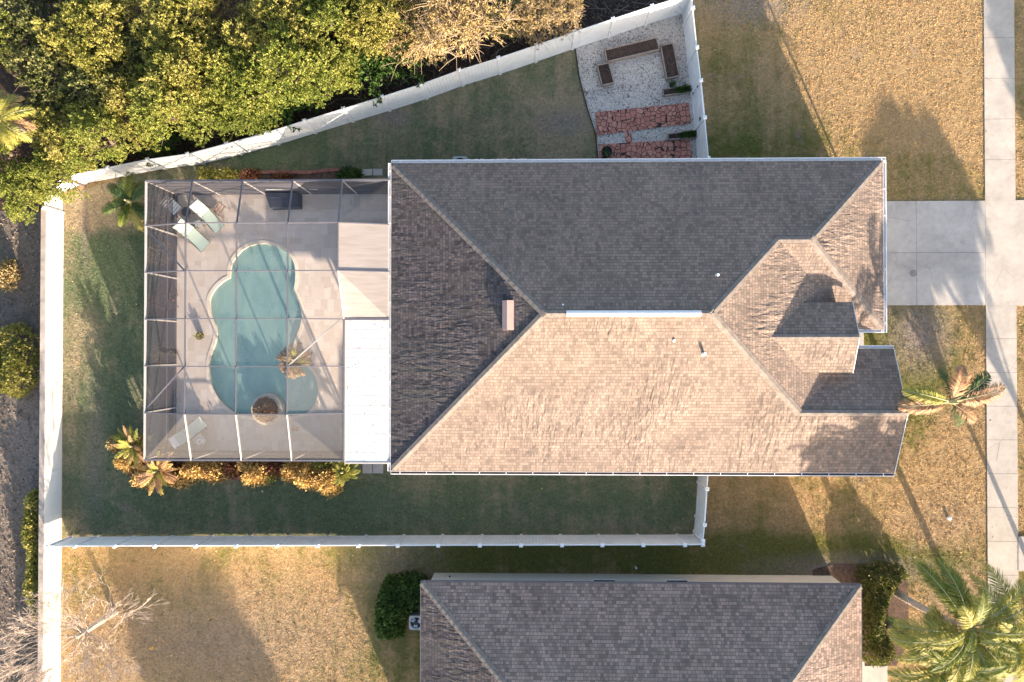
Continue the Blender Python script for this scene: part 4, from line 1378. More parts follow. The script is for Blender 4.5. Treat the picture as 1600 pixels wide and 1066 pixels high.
# ---- loungers
def lounger(head, foot, width, back, label, name='sun_lounger'):
    a, b_ = P(*head, 0.5), P(*foot, 0.35)
    d = (b_ - a); d.z = 0; L = d.length; d.normalize()
    e = empty(name, (a.x, a.y, 0.05), label, 'sun lounger', 'mint sling loungers by the pool', rz=math.atan2(d.y, d.x))
    w = width / 2; bl = 0.62; h = 0.32
    bx_, bz = (0.0, h + back)
    mb = MB()
    for s in (-1, 1):
        mb.tube([(bl, s * w, h), (L, s * w, h)], [0.018] * 2, 8)
    mb.tube([(L, -w, h), (L, w, h)], [0.018] * 2, 8); mb.tube([(bl, -w, h), (bl, w, h)], [0.016] * 2, 8)
    mb.build('frame', M['chair_frame'], e)
    mb = MB()
    for s in (-1, 1): mb.tube([(bl, s * w, h), (bx_, s * w, bz)], [0.018] * 2, 8)
    mb.tube([(bx_, -w, bz), (bx_, w, bz)], [0.018] * 2, 8)
    mb.build('back_frame', M['chair_frame'], e)
    for (x, s) in ((bl - 0.25, -1), (bl - 0.25, 1), (L - 0.25, -1), (L - 0.25, 1)):
        mb = MB(); mb.tube([(x, s * w, h), (x + 0.05, s * (w + 0.02), 0)], [0.018, 0.016], 8); mb.build('leg', M['chair_frame'], e)
    mb = MB(); k = 10
    for i in range(k):
        u0, u1 = bl + (L - bl) * i / k, bl + (L - bl) * (i + 1) / k
        z0 = h - 0.03 * math.sin(math.pi * i / k); z1 = h - 0.03 * math.sin(math.pi * (i + 1) / k)
        mb.face([(u0, -w + .01, z0 + .02), (u1, -w + .01, z1 + .02), (u1, w - .01, z1 + .02), (u0, w - .01, z0 + .02)])
        mb.face([(u0, -w + .01, z0 + .01), (u1, -w + .01, z1 + .01), (u1, w - .01, z1 + .01), (u0, w - .01, z0 + .01)][::-1])
    mb.build('seat_sling', M['mint_sling'], e)
    mb = MB()
    mb.beam((bl - .01, 0, h + 0.015), (bx_ + 0.01, 0, bz + 0.02), w * 2 - 0.02, 0.012); mb.build('back_sling', M['mint_sling'], e)
    mb = MB(); mb.beam((0.05, 0, bz + 0.035), (0.25, 0, bz + 0.045 - back * 0.4), w * 1.7, 0.05); mb.build('headrest', M['white_plastic'], e)
    for s in (-1, 1):
        mb = MB(); mb.tube([(bl - 0.05, s * (w + .04), h), (bl, s * (w + .05), h + .2), (bl + .35, s * (w + .05), h + .2), (bl + .4, s * (w + .03), h)], [0.015] * 4, 8); mb.build('armrest', M['chair_frame'], e)
    return e
lounger((305, 318), (344, 359), 0.57, 0.35, 'mint sling lounger nearest the upper cage wall, right of the black table')
lounger((280, 349), (322, 387), 0.62, 0.35, 'mint sling lounger pointing at the pool, below the round black table')
lounger((272, 693), (318, 658), 0.60, 0.40, 'mint sling lounger alone in the lower left corner of the cage')
# round black table
p = P(290.5, 331, 0.6)
e = empty('side_table', (p.x, p.y, 0.05), 'round black side table between the two upper loungers', 'table')
mb = MB(); mb.cyl((0, 0), 0.22, 0.52, 0.55, 28); mb.build('tabletop', M['black'], e)
for t in range(3):
    a = 2 * math.pi * t / 3; mb = MB(); mb.tube([(0.05 * math.cos(a), 0.05 * math.sin(a), 0.52), (0.19 * math.cos(a), 0.19 * math.sin(a), 0)], [0.014] * 2, 6); mb.build('leg', M['black'], e)
# square side table with ring shaped ashtray
p = P(312, 688, 0.45)
e = empty('side_table', (p.x, p.y, 0.05), 'square pale side table next to the lower lounger', 'table', rz=0.7)
mb = MB(); mb.box(-.24, .24, -.24, .24, .42, .45); mb.build('tabletop', M['frame_w'], e)
for x in (-.2, .2):
    for y in (-.2, .2):
        mb = MB(); mb.box(x - .02, x + .02, y - .02, y + .02, 0, .418); mb.build('leg', M['frame_w'], e)
p = P(312, 690, 0.5)
mb = MB(); mb.tube([(.1 * math.cos(2 * math.pi * t / 20), .1 * math.sin(2 * math.pi * t / 20), 0) for t in range(21)], [0.025] * 21, 6)
o = mb.build('bowl', M['white_plastic']); o.location = (p.x, p.y, 0.525); tag(o, 'small white ring-shaped bowl on the square side table', 'bowl')
# white sling chair
p = P(271, 324, 0.5)
e = empty('patio_chair', (p.x, p.y, 0.05), 'white strap patio chair in the upper left corner of the cage', 'chair', rz=-0.75)
mb = MB()
for k in range(4): mb.box(-0.28 + k * .14, -0.17 + k * .14, -.26, .26, .40, .415)
mb.build('seat', M['white_plastic'], e)
mb = MB()
for k in range(3): mb.beam((-0.32 - .05 * k, -.26, .5 + .14 * k), (-0.32 - .05 * k, .26, .5 + .14 * k), .012, .1)
mb.build('backrest', M['white_plastic'], e)
for s in (-.28, .28):
    mb = MB(); mb.tube([(.28, s, 0), (.26, s, .41), (-.3, s, .41), (-.46, s, .9)], [.016] * 4, 6); mb.tube([(-.28, s, .41), (-.34, s, 0)], [.016] * 2, 6); mb.build('side_frame', M['chair_frame'], e)
# low metal stool between loungers
p = P(309, 349, 0.4)
e = empty('footstool', (p.x, p.y, 0.05), 'low grey metal footstool between the two upper loungers', 'stool', rz=0.3)
mb = MB(); mb.box(-.15, .15, -.13, .13, .33, .36); mb.build('seat', M['ac_grey'], e)
for x in (-.13, .13):
    for y in (-.11, .11):
        mb = MB(); mb.tube([(x, y, .33), (x * 1.3, y * 1.3, 0)], [.012] * 2, 6); mb.build('leg', M['dark_metal'], e)
p = P(342, 326, 0.5)
e = empty('patio_chair', (p.x, p.y, 0.05), 'open brown metal chair frame right of the upper lounger', 'chair', rz=2.5)
mb = MB()
for s in (-.25, .25): mb.tube([(-.25, s, 0), (-.22, s, .42), (.25, s, .42), (.25, s, 0)], [.014] * 4, 6); mb.tube([(-.22, s, .42), (-.35, s, .85)], [.014] * 2, 6)
mb.tube([(-.35, -.25, .85), (-.35, .25, .85)], [.014] * 2, 6); mb.tube([(.25, -.25, .42), (.25, .25, .42)], [.014] * 2, 6)
mb.build('frame', M['chair_frame'], e)
mb = MB()
for k in range(3): mb.beam((-.15 + .15 * k, -.25, .43), (-.15 + .15 * k, .25, .43), .05, .008)
mb.build('seat_slat', M['terracotta'], e)
# covered deck box
cs = [P(412, 300.5, 0.75), P(465, 300.5, 0.75), P(465.5, 323, 0.75), P(420, 324, 0.75)]
ct = sum(cs, Vector()) / 4
e = empty('covered_bench', (ct.x, ct.y, 0.05), 'bench under a dark blue cover against the upper cage wall', 'bench')
pl = [(c.x - ct.x, c.y - ct.y) for c in cs][::-1]
mb = MB(); mb.hexa([(x * 1.0, y * 1.0) for x, y in pl], 0.02, 0.55)
tp = [(x * 0.97, y * 0.95) for x, y in pl]
mb2 = MB(); mb2.hexa(tp, 0.551, 0.62); mb2.hexa([(x * .96, min(y, .0) * .1 + .30 + (y > 0) * .02) if False else (x * .94, y * .3 + .2) for x, y in pl], 0.621, 0.72)
mb.build('skirt', M['navy_cover'], e); mb2.build('cover_top', M['navy_cover'], e)
# skimmer pole on hooks along the upper wall
mb = MB(); a, b_ = P(416, 296.5, 1.0), P(500, 294.5, 1.0)
mb.tube([(a.x, a.y, 1.02), (b_.x, b_.y, 1.02)], [0.022, 0.022], 8)
mb.beam((b_.x - 0.5, b_.y, 1.02), (b_.x - 0.1, b_.y, 1.02), 0.12, 0.03)
tag(mb.build('skimmer_pole', M['white_plastic']), 'long white pool skimmer pole hung along the upper cage wall', 'pool pole')
# small terracotta saucer, robe etc
mb = MB(); p = P(461, 671, 0.1); mb.box(-.13, .13, -.07, .07, 0, .12); mb.box(-.06, .1, -.05, .05, .121, .16)
o = mb.build('brick_block', M['terracotta']); o.location = (p.x, p.y, .05); tag(o, 'small brown block lying on the deck right of the round planter', 'brick')
# ring float? garden hose loop at the fence
mb = MB(); cc = P(225, 262, 0.7)
# round pale fire pit ring seen against the fence
# front yard bits
mb = MB(); p = P(1483.5, 810, 0.1); mb.cyl((0, 0), 0.07, 0, 0.12, 14, 0.06); mb.cyl((0, 0), 0.09, 0.121, 0.15, 14, 0.03)
o = mb.build('cleanout_cap', M['white_plastic']); o.location = (p.x, p.y, 0); tag(o, 'small white pipe cap in the dry front lawn', 'pipe cap')
mb = MB(); p = P(993, 886, 0.1); mb.cyl((0, 0), 0.03, 0, 0.3, 8); mb.cyl((0, 0.02), 0.05, 0.301, 0.36, 8)
o = mb.build('garden_light', M['white_plastic']); o.location = (p.x, p.y, 0); tag(o, 'tiny white stake light beside the cream neighbour wall', 'garden light')
mb = MB(); pl = gp([(1590, 838), (1612, 838), (1612, 892), (1590, 892)])[::-1]; mb.hexa(pl, 0, 0.06)
tag(mb.build('utility_cover', M['concrete']), 'pinkish concrete utility cover right of the sidewalk', 'utility cover')
mb = MB(); p = P(236, 1013, 0.05); mb.hexa([(-.12, -.05), (.0, -.09), (.14, -.02), (.1, .08), (-.06, .09)], 0, 0.05); mb.hexa([(-.05, -.03), (.06, -.04), (.05, .05), (-.03, .04)], 0.051, 0.09)
o = mb.build('fallen_frond', M['leaf_croton']); o.location = (p.x, p.y, 0); tag(o, 'orange curled dead leaf on the lawn right of the bare tree', 'leaf')

# ------------------------------------------------------------------ vegetation
def crown_mesh(seed, R=2.4, Hc=2.2, clumps=120, per=75, ll=0.17, lw=0.045, mat='leaf_green', wispy=0.0, lump=0.5):
    rg = np.random.default_rng(seed)
    c = unit(rg.normal(size=(clumps, 3)))
    c[:, 2] = np.abs(c[:, 2]) * 0.95 - 0.12
    rad = rg.uniform(0.25, 1.0, clumps) ** 0.45
    lob = 1 + 0.22 * np.sin(3 * np.arctan2(c[:, 1], c[:, 0]) + seed) + 0.12 * np.sin(7 * np.arctan2(c[:, 1], c[:, 0]) + 2 * seed)
    ctr = c * np.stack([R * rad * lob, R * rad * lob, Hc * rad], 1)
    cr = rg.uniform(0.3, 0.62, clumps) * lump * 1.6
    P_, D_ = [], []
    for k in range(clumps):
        n = int(per * (cr[k] / (0.46 * lump * 1.6)) ** 1.5)
        d = unit(rg.normal(size=(n, 3)) + [0, 0, 0.55])
        # sub rosettes
        m = max(4, n // 9)
        dr = d[:m][rg.integers(0, m, n)]
        pos = ctr[k] + dr * cr[k] * rg.uniform(0.75, 1.0, (n, 1)) + rg.normal(size=(n, 3)) * 0.03
        P_.append(pos); D_.append(unit(dr * 0.7 + rg.normal(size=(n, 3)) * 0.65 + [0, 0, 0.15 - wispy]))
    P_, D_ = np.concatenate(P_), np.concatenate(D_)
    n = len(P_)
    V = leaves(P_, D_, rg.uniform(0.7, 1.35, n) * ll, rg.uniform(0.7, 1.3, n) * lw, rg)
    return V, ctr

PROTO = {}
def make_tree(key, seed, R, Hc, zc, clumps, per, mat, ll=0.17, lw=0.045, wispy=0.0, bark='bark', lump=0.5, twigs=0):
    e = empty('tree', (0, 0, 0), 'x', 'tree')
    V, ctr = crown_mesh(seed, R, Hc, clumps, per, ll, lw, mat, wispy, lump)
    V = V + np.array([0, 0, zc])
    np_mesh('crown', V, 4, M[mat], e)
    rg = random.Random(seed)
    mb = MB()
    pts = [(0, 0, 0), (0.08, 0.05, zc * 0.4), (0, 0.1, zc * 0.75), (0, 0, zc + 0.3)]
    mb.tube(pts, [0.17, 0.14, 0.11, 0.05], 9)
    for k in range(0, len(ctr), 3):
        q = Vector(ctr[k]) + Vector((0, 0, zc))
        s = Vector((0, 0, zc * rg.uniform(0.5, 0.95)))
        m_ = (s + q) / 2 + Vector((rg.uniform(-.2, .2), rg.uniform(-.2, .2), rg.uniform(0, .3)))
        mb.tube([s, m_, q], [0.06, 0.035, 0.012], 5)
        for _ in range(twigs):
            t = q + Vector((rg.uniform(-1, 1), rg.uniform(-1, 1), rg.uniform(-.9, .4))) * 1.15
            mb.tube([q, (q + t) / 2 + Vector((0, 0, .12)), t], [0.016, 0.012, 0.006], 4)
    mb.build('trunk', M[bark], e)
    PROTO[key] = [e, False]
    return e
make_tree('g1', 11, 2.3, 2.1, 3.4, 115, 165, 'leaf_green', ll=0.135, lw=0.038, lump=0.56)
make_tree('g2', 12, 2.2, 2.2, 4.0, 120, 105, 'leaf_green', ll=0.12, lw=0.034, lump=0.5)
make_tree('y1', 13, 2.3, 2.0, 3.6, 110, 165, 'leaf_yellow', ll=0.13, lw=0.036, lump=0.57)
make_tree('o1', 17, 2.3, 2.0, 3.2, 100, 85, 'leaf_olive', ll=0.14, lump=0.52, twigs=1)
make_tree('t1', 14, 2.3, 1.6, 3.8, 120, 62, 'leaf_tan', ll=0.15, lw=0.026, wispy=0.5, bark='tan_twig', twigs=8)
make_tree('s1', 16, 2.3, 2.7, 4.2, 170, 120, 'leaf_green', ll=0.2, lw=0.07)
make_tree('s2', 18, 2.2, 1.15, 5.4, 150, 140, 'leaf_green', ll=0.2, lw=0.07)
make_tree('d1', 15, 1.8, 1.4, 1.6, 80, 70, 'leaf_dark')

def place(key, px, py, z, s, rz, label, cat='tree', group=None, name=None):
    e, used = PROTO[key]
    if used:
        o = copy_tree(e)
    else:
        o = e; PROTO[key][1] = True
    p = P(px, py, z)
    o.location = (p.x, p.y, 0); o.rotation_euler = (0, 0, rz); o.scale = (s, s, s * (1.0 if key[0] == 's' else 0.88 + 0.3 * ((px * 7 + py * 3) % 10) / 10))
    for k in ('group',):
        if k in o: del o[k]
    tag(o, label, cat, group)
    return o
TG = 'trees of the thicket behind the curved fence'
forest = [
 ('g1', 8, 282, 3.5, 0.60, 'light green tree at the very left edge, lowest of the thicket beside the boundary wall'),
 ('g2', 52, 262, 3.5, 0.60, 'bright green tree overhanging the left corner of the curved fence'),
 ('y1', 70, 190, 4, 0.70, 'yellow-green tree just above the one overhanging the fence corner'),
 ('g2', 128, 212, 4, 0.62, 'leafy green tree whose tip reaches the second panel of the curved fence'),
 ('y1', 175, 150, 4, 0.72, 'yellow-green round tree above the bare grey twigs by the fence'),
 ('o1', 105, 120, 4.4, 0.8, 'olive green tree inward of the brown palm on the left edge'),
 ('o1', 40, 80, 4.4, 0.8, 'dark olive tree above the brown palm on the left edge'),
 ('o1', 15, 15, 4.4, 0.8, 'dull green tree filling the top left corner of the photo'),
 ('y1', 110, 40, 4.6, 0.78, 'yellow-green tree on the top edge, second from the left corner'),
 ('o1', 195, 70, 4.0, 0.72, 'green tree with small gaps, third along the top from the left corner'),
 ('g2', 245, 165, 4, 0.7, 'green tree touching the dark gap over the fourth fence panel'),
 ('y1', 270, 100, 4.5, 0.8, 'sunlit yellow-green tree in the middle of the thicket left half'),
 ('g1', 310, 172, 3.6, 0.62, 'green tree on the fence side right of the dark gap with twigs'),
 ('y1', 262, 15, 4.6, 0.8, 'golden green tree on the top edge above the left half of the cage'),
 ('t1', 330, 25, 4.6, 0.62, 'thin brownish tree on the top edge left of the yellow-green crowns'),
 ('g1', 352, 110, 4.5, 0.8, 'large green tree in the middle of the thicket above the pool'),
 ('g2', 375, 170, 3.6, 0.6, 'green tree leaning to the fence above the white-capped fifth post'),
 ('y1', 420, 40, 4.6, 0.8, 'pale yellow-green tree on the top edge above the pool right half'),
 ('g2', 440, 110, 4.4, 0.78, 'bright green tree right of the large middle tree'),
 ('g1', 498, 105, 4, 0.62, 'bright green tree at the right end of the green crowns, fence side'),
 ('g2', 500, 35, 4.6, 0.78, 'bright green tree on the top edge left of the tan trees'),
 ('y1', 562, 15, 4.6, 0.72, 'yellow tree on the top edge touching the tan trees'),
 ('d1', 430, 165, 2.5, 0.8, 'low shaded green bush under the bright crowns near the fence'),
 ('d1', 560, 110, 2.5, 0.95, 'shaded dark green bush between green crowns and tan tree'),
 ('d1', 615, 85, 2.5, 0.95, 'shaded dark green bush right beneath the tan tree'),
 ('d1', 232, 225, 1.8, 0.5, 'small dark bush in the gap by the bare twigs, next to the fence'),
 ('t1', 632, 30, 4.6, 0.68, 'tan dry tree, left one of the pair with drooping bare twigs'),
 ('t1', 712, 22, 4.6, 0.85, 'tan dry tree with long drooping twigs reaching toward the curved fence'),
 ('t1', 830, 2, 4.2, 0.5, 'small tan tree right of the big drooping one on the top edge'),
 ('y1', 790, -6, 4.2, 0.42, 'small yellow tree on the top edge between the two tan ones'),
 ('t1', 882, -12, 4.2, 0.45, 'tan dry tree farthest right on the top edge'),
]
R_ = random.Random(4)
for k, px, py, z, s, lab in forest:
    py -= 14 if px > 300 else (8 if px > 100 else 0)
    if k == 'd1' and px > 400: py -= 20
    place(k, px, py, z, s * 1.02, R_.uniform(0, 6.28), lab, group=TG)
for k, px, py, s in (('g1', 60, -80, 0.9), ('y1', 200, -70, .9), ('g2', 350, -75, .9), ('g1', 480, -60, .8), ('t1', 660, -80, .8), ('g2', -80, 60, .9), ('g1', -90, 200, .9)):
    place(k, px, py, 4, s, R_.uniform(0, 6.28), 'thicket tree standing beyond the %s edge of the photo, %s' % (('left', 'level with the brown palm' if py > 100 else 'above the brown palm') if px < 0 else ('upper', {60: 'nearest the left corner', 200: 'second from the left corner', 350: 'behind the middle green crowns', 480: 'behind the bright green crowns', 660: 'behind the tan trees'}[px])), group='thicket trees beyond the frame')

# undergrowth: dead twigs and litter behind the fence
rg = np.random.default_rng(8)
mb = MB(); rr_ = random.Random(9)
for _ in range(420):
    px = rr_.uniform(100, 1060); yb_f = np.interp(px, [68, 168, 432, 549, 723, 899, 1072], [289, 262, 203, 166, 108, 50, -5])
    py = yb_f - rr_.uniform(0, 95) ** 1.0
    p = P(px, py, 0.0); p.z = rr_.uniform(0.02, 0.8)
    a = rr_.uniform(0, 6.28); l = rr_.uniform(0.4, 1.6)
    q = p + Vector((math.cos(a) * l, math.sin(a) * l, rr_.uniform(-.1, .7)))
    m_ = (p + q) / 2 + Vector((rr_.uniform(-.15, .15), rr_.uniform(-.15, .15), rr_.uniform(0, .2)))
    mb.tube([p, m_, q], [0.016, 0.011, 0.004], 4, cap=False)
tag(mb.build('undergrowth_twigs', M['twig']), kind='stuff')
N = 16000
px = rg.uniform(-40, 1065, N); yb_f = np.interp(px, [-40, 68, 168, 432, 549, 723, 899, 1072], [320, 289, 262, 203, 166, 108, 50, -5])
py = yb_f - rg.uniform(-10, 150, N)
pts = np.stack([(px - 825) / 33.2, (545 - py) / 33.2, rg.uniform(0.01, 0.12, N)], 1)
np_m = np_mesh('leaf_litter', leaves(pts, unit(rg.normal(size=(N, 3)) * [1, 1, .25]), rg.uniform(.06, .15, N), rg.uniform(.02, .05, N), rg), 4, M['litter'])
tag(np_m, kind='stuff')

N = 6000
px = rg.uniform(-60, 64, N); py = rg.uniform(335, 1090, N)
pts = np.stack([(px - 825) / 33.2, (545 - py) / 33.2, rg.uniform(0.01, 0.05, N)], 1)
M['litter_pale'] = leaf_mat('pale_leaf_litter', [(0.09, 0.07, 0.06), (0.16, 0.125, 0.105), (0.25, 0.20, 0.17), (0.13, 0.13, 0.08)], 0.0, 0.9, big=0.7)
tag(np_mesh('dirt_litter', leaves(pts, unit(rg.normal(size=(N, 3)) * [1, 1, .3]), rg.uniform(.05, .16, N), rg.uniform(.015, .05, N), rg), 4, M['litter_pale']), kind='stuff')
N = 260
px = rg.uniform(543, 603, N); py = rg.uniform(502, 721, N)
pts = np.array([P(a, b_, 2.786) for a, b_ in zip(px, py)])
tag(np_mesh('roof_litter', leaves(pts, unit(rg.normal(size=(N, 3)) * [1, 1, .1]), rg.uniform(.02, .06, N), rg.uniform(.008, .02, N), rg), 4, M['litter_pale']), kind='stuff')
# bare grey shrub in the gap
def branching(mb, p, d, L, r, depth, rnd_, spread=0.55, up=0.1, kids=(2, 3), seg=3, nn=6, shrink=(0.62, 0.82)):
    pts, rads = [p.copy()], [r]
    q = p.copy(); dd = d.copy()
    for i in range(seg):
        dd = (dd + Vector((rnd_.uniform(-1, 1), rnd_.uniform(-1, 1), rnd_.uniform(-1, 1) + up)) * 0.14).normalized()
        q = q + dd * (L / seg)
        pts.append(q.copy()); rads.append(max(0.0065, r * (1 - 0.38 * (i + 1) / seg)))
    mb.tube(pts, rads, nn if r > 0.02 else 4, cap=False)
    if depth == 0: return
    for k in range(rnd_.randint(*kids)):
        nd = (dd + Vector((rnd_.uniform(-1, 1), rnd_.uniform(-1, 1), rnd_.uniform(-.7, 1) + up)) * spread).normalized()
        st = pts[-1] if k < 2 else pts[rnd_.randint(1, seg)]
        branching(mb, st, nd, L * rnd_.uniform(*shrink), rads[-1] * 0.72, depth - 1, rnd_, spread, up, kids, seg, nn, shrink)
rr_ = random.Random(21)
p = P(190, 225, 0)
mb = MB()
for k in range(6):
    a = 6.28 * k / 6 + rr_.uniform(-.3, .3)
    branching(mb, Vector((0, 0, 0)), Vector((math.cos(a) * .7, math.sin(a) * .7, .8)).normalized(), 0.8, 0.02, 3, rr_, 0.6)
o = mb.build('bare_shrub', M['pale_bark']); o.location = (p.x, p.y, 0); tag(o, 'leafless grey shrub in the dark gap behind the curved fence', 'shrub')

# bare tree lower left
bt = empty('bare_tree', (*P(180, 956, 0)[:2], 0), 'leafless pale-barked tree spreading over the boundary wall at lower left', 'tree')
rr_ = random.Random(33)
mb = MB()
mb.tube([(0, 0, 0), (-.02, -.03, 1.0), (-.1, -.08, 2.1), (-.16, -.12, 2.7)], [0.17, 0.14, 0.12, 0.09], 10)
mb.build('trunk', M['pale_bark'], bt)
for k in range(26):
    mb = MB()
    a = 6.28 * k / 26 + rr_.uniform(-.25, .25)
    low = k % 3 == 0
    st = Vector((-.1, -.08, rr_.uniform(1.7, 2.6)))
    dv = Vector((math.cos(a) - .05, math.sin(a) - .12, .35 if low else .75)).normalized()
    branching(mb, st, dv, rr_.uniform(.85, 1.1), 0.026, 5, rr_, 0.48, 0.0, (2, 3), 3, 5, (0.66, 0.84))
    mb.build('limb', M['pale_bark'], bt)

# bushes
def bush(name, pxs, h, mat, label, n=3200, ll=0.11, lw=0.035, cat='bush', group=None, seed=1, z0=0.0):
    """pxs: outline of the bush in the photo at its mid height; leaves fill a rounded mound over it"""
    poly = [tuple(P(x, y, h * 0.6)[:2]) for x, y in pxs]
    cxm = sum(p[0] for p in poly) / len(poly); cym = sum(p[1] for p in poly) / len(poly)
    rg = np.random.default_rng(seed)
    xs = [p[0] for p in poly]; ys = [p[1] for p in poly]
    pts = []
    pa = np.array(poly)
    def dist_edge(q):
        d = 9
        for i in range(len(poly)):
            a, b_ = pa[i], pa[(i + 1) % len(poly)]
            t = np.clip(np.dot(q - a, b_ - a) / (np.dot(b_ - a, b_ - a) + 1e-9), 0, 1)
            d = min(d, np.linalg.norm(q - a - t * (b_ - a)))
        return d
    ros = []
    tries = 0
    want = n // 8
    while len(ros) < want and tries < want * 12:
        tries += 1
        q = np.array([rg.uniform(min(xs), max(xs)), rg.uniform(min(ys), max(ys))])
        if not inside(q, poly): continue
        e = dist_edge(q)
        zt = h * (1 - max(0, 1 - e / (0.55 * min(h, 1.0))) ** 2 * 0.85) * (0.86 + 0.14 * math.sin(q[0] * 3.1 + seed) * math.sin(q[1] * 2.7))
        z = zt if rg.random() < 0.7 else rg.uniform(0.3 * zt, zt)
        ros.append((q[0], q[1], z * rg.uniform(.92, 1.05), e))
    ros = np.array(ros)
    idx = rg.integers(0, len(ros), n)
    P0 = ros[idx][:, :3] + rg.normal(size=(n, 3)) * (0.09 if group else 0.035)
    out = np.column_stack([P0[:, 0] - cxm, P0[:, 1] - cym, np.zeros(n)])
    out = unit(out) * np.clip(1 - ros[idx][:, 3:4] / 0.5, 0, 1)
    D = unit(rg.normal(size=(n, 3)) * 0.8 + out * 0.9 + [0, 0, 0.5])
    P0 = P0 - np.array([cxm, cym, 0])
    o = empty(name, (cxm, cym, z0), label, cat, group)
    np_mesh('foliage', leaves(P0, D, rg.uniform(.7, 1.3, n) * ll, rg.uniform(.7, 1.3, n) * lw, rg), 4, M[mat], o)
    mb = MB(); rl = random.Random(seed)
    for k in range(14):
        q = ros[rl.randrange(len(ros))]
        mb.tube([(rl.uniform(-.1, .1), rl.uniform(-.1, .1), 0), ((q[0] - cxm) * .6, (q[1] - cym) * .6, q[2] * .6), (q[0] - cxm, q[1] - cym, q[2] * .9)], [.025, .018, .006], 5)
    mb.build('stem', M['bark'], o)
    return o
def circ(cx_, cy_, rx, ry, k=14, j=0.12, seed=0):
    rl = random.Random(seed + int(cx_)); return [(cx_ + rx * math.cos(6.283 * t / k) * (1 + rl.uniform(-j, j)), cy_ + ry * math.sin(6.283 * t / k) * (1 + rl.uniform(-j, j))) for t in range(k)]
bush('bush', circ(14, 563, 38, 56), 1.6, 'leaf_yellow', 'rounded bright green bush at the left edge beyond the boundary wall', 6500, .14, .045, seed=2)
bush('bush', circ(2, 428, 13, 26), 1.2, 'leaf_tan', 'small golden brown bush at the left edge above the round green one', 1500, seed=3)
bush('hedge', [(36, 772), (52, 768), (60, 785), (60, 800), (61, 850), (58, 900), (60, 950), (62, 975), (44, 975), (38, 940), (35, 900), (38, 860), (32, 830), (33, 800)], 1.3, 'leaf_yellow', 'narrow green hedge along the outer side of the boundary wall', 8500, .12, .04, 'hedge', seed=4)
bush('bush', [(590, 930), (602, 908), (640, 899), (662, 905), (668, 935), (660, 955), (640, 962), (630, 970), (627, 1000), (600, 1004), (586, 998), (585, 960)], 1.3, 'leaf_dark', 'dark green L-shaped shrub wrapped round the neighbour air conditioner', 9000, .12, .045, seed=5)
bush('hedge', [(1346, 905), (1350, 890), (1372, 882), (1400, 884), (1420, 892), (1425, 905), (1408, 915), (1398, 930), (1392, 952), (1385, 972), (1388, 990), (1402, 1012), (1405, 1030), (1390, 1042), (1370, 1046), (1352, 1035), (1347, 1000), (1345, 950)], 1.1, 'leaf_hedge', 'clipped curved green hedge at the front of the neighbouring house', 16000, .085, .03, 'hedge', seed=6)
# planting along cage
GB = 'ornamental shrubs along the cage'
bl = [
 (196, 722, 16, 12, .75, 'leaf_croton', 'orange shrub left of the lower left cage corner, below the low palm'),
 (222, 748, 16, 12, .75, 'leaf_croton', 'orange-gold shrub between the two low palms at the lower left cage corner'),
 (180, 694, 12, 10, .7, 'leaf_tan', 'straw-coloured shrub tip at the far left of the lower planting'),
 (275, 752, 14, 9, .7, 'leaf_croton', 'orange shrub right under the second low palm'),
 (262, 738, 20, 12, .7, 'leaf_red', 'reddish shrub between the two orange palms below the cage'),
 (300, 737, 17, 12, .8, 'leaf_croton', 'orange shrub right of the second palm below the cage'),
 (330, 738, 18, 12, .6, 'leaf_croton', 'low orange-brown shrub, first beyond the start of the lower brick edging'),
 (362, 734, 18, 11, .7, 'leaf_red', 'dark green and red shrub below the second cage column'),
 (377, 729, 8, 6, .9, 'leaf_croton', 'small golden shrub poking out below the second cage column'),
 (396, 743, 18, 14, .8, 'leaf_croton', 'glowing orange shrub in the middle of the lower brick edging'),
 (425, 735, 16, 11, .65, 'leaf_red', 'dark red-brown shrub right of the glowing orange one'),
 (414, 746, 7, 7, .8, 'leaf_yellow', 'small yellow shrub spilling over the lower brick edging'),
 (455, 737, 18, 13, .6, 'leaf_croton', 'golden leafy shrub where the lower brick edging ends'),
 (480, 745, 18, 17, .8, 'leaf_croton', 'orange-yellow croton, left of the three large ones below the cage'),
 (508, 752, 21, 20, .85, 'leaf_croton', 'orange-yellow croton, middle and largest of the three below the cage'),
 (505, 730, 20, 8, .95, 'leaf_yellow', 'yellow shrub close under the lower cage beam'),
 (322, 270, 12, 6, .6, 'leaf_croton', 'yellow-orange shrub above the left half of the upper cage beam'),
 (355, 272, 14, 5, .5, 'leaf_yellow', 'pale yellow shrub above the third upper cage bay'),
 (390, 272, 12, 5, .5, 'leaf_red', 'reddish green shrub at the left end of the upper brick edging'),
 (440, 277, 14, 4, .5, 'leaf_red', 'low reddish shrub inside the upper brick edging'),
 (545, 272, 18, 7, .5, 'leaf_dark', 'low bright green shrub at the right end of the upper brick edging'),
 (237, 352, 14, 14, .9, 'leaf_tan', 'straw-coloured shrub outside the left cage wall, topmost of four'),
 (245, 395, 14, 18, .8, 'leaf_tan', 'straw-coloured shrub outside the left cage wall, second of four'),
 (250, 470, 16, 22, .8, 'leaf_red', 'reddish shrub outside the left cage wall, third of four'),
 (250, 553, 14, 14, .9, 'leaf_tan', 'straw-coloured shrub outside the left cage wall, lowest of four'),
]
for i, (cx_, cy_, rx, ry, h, m_, lab) in enumerate(bl):
    if cy_ > 700: h = h * (2.1 if m_ != 'leaf_red' else 1.35)
    if cy_ > 700 and m_ == 'leaf_croton': rx *= 1.15; ry *= 1.2
    if cy_ < 290 and m_ == 'leaf_croton': m_ = 'leaf_yellow'
    bush('shrub', circ(cx_, cy_, rx, ry, 12, .15, i), h, m_, lab, int(380 + rx * ry * 4.2), .13, .04, 'shrub', GB, seed=20 + i)

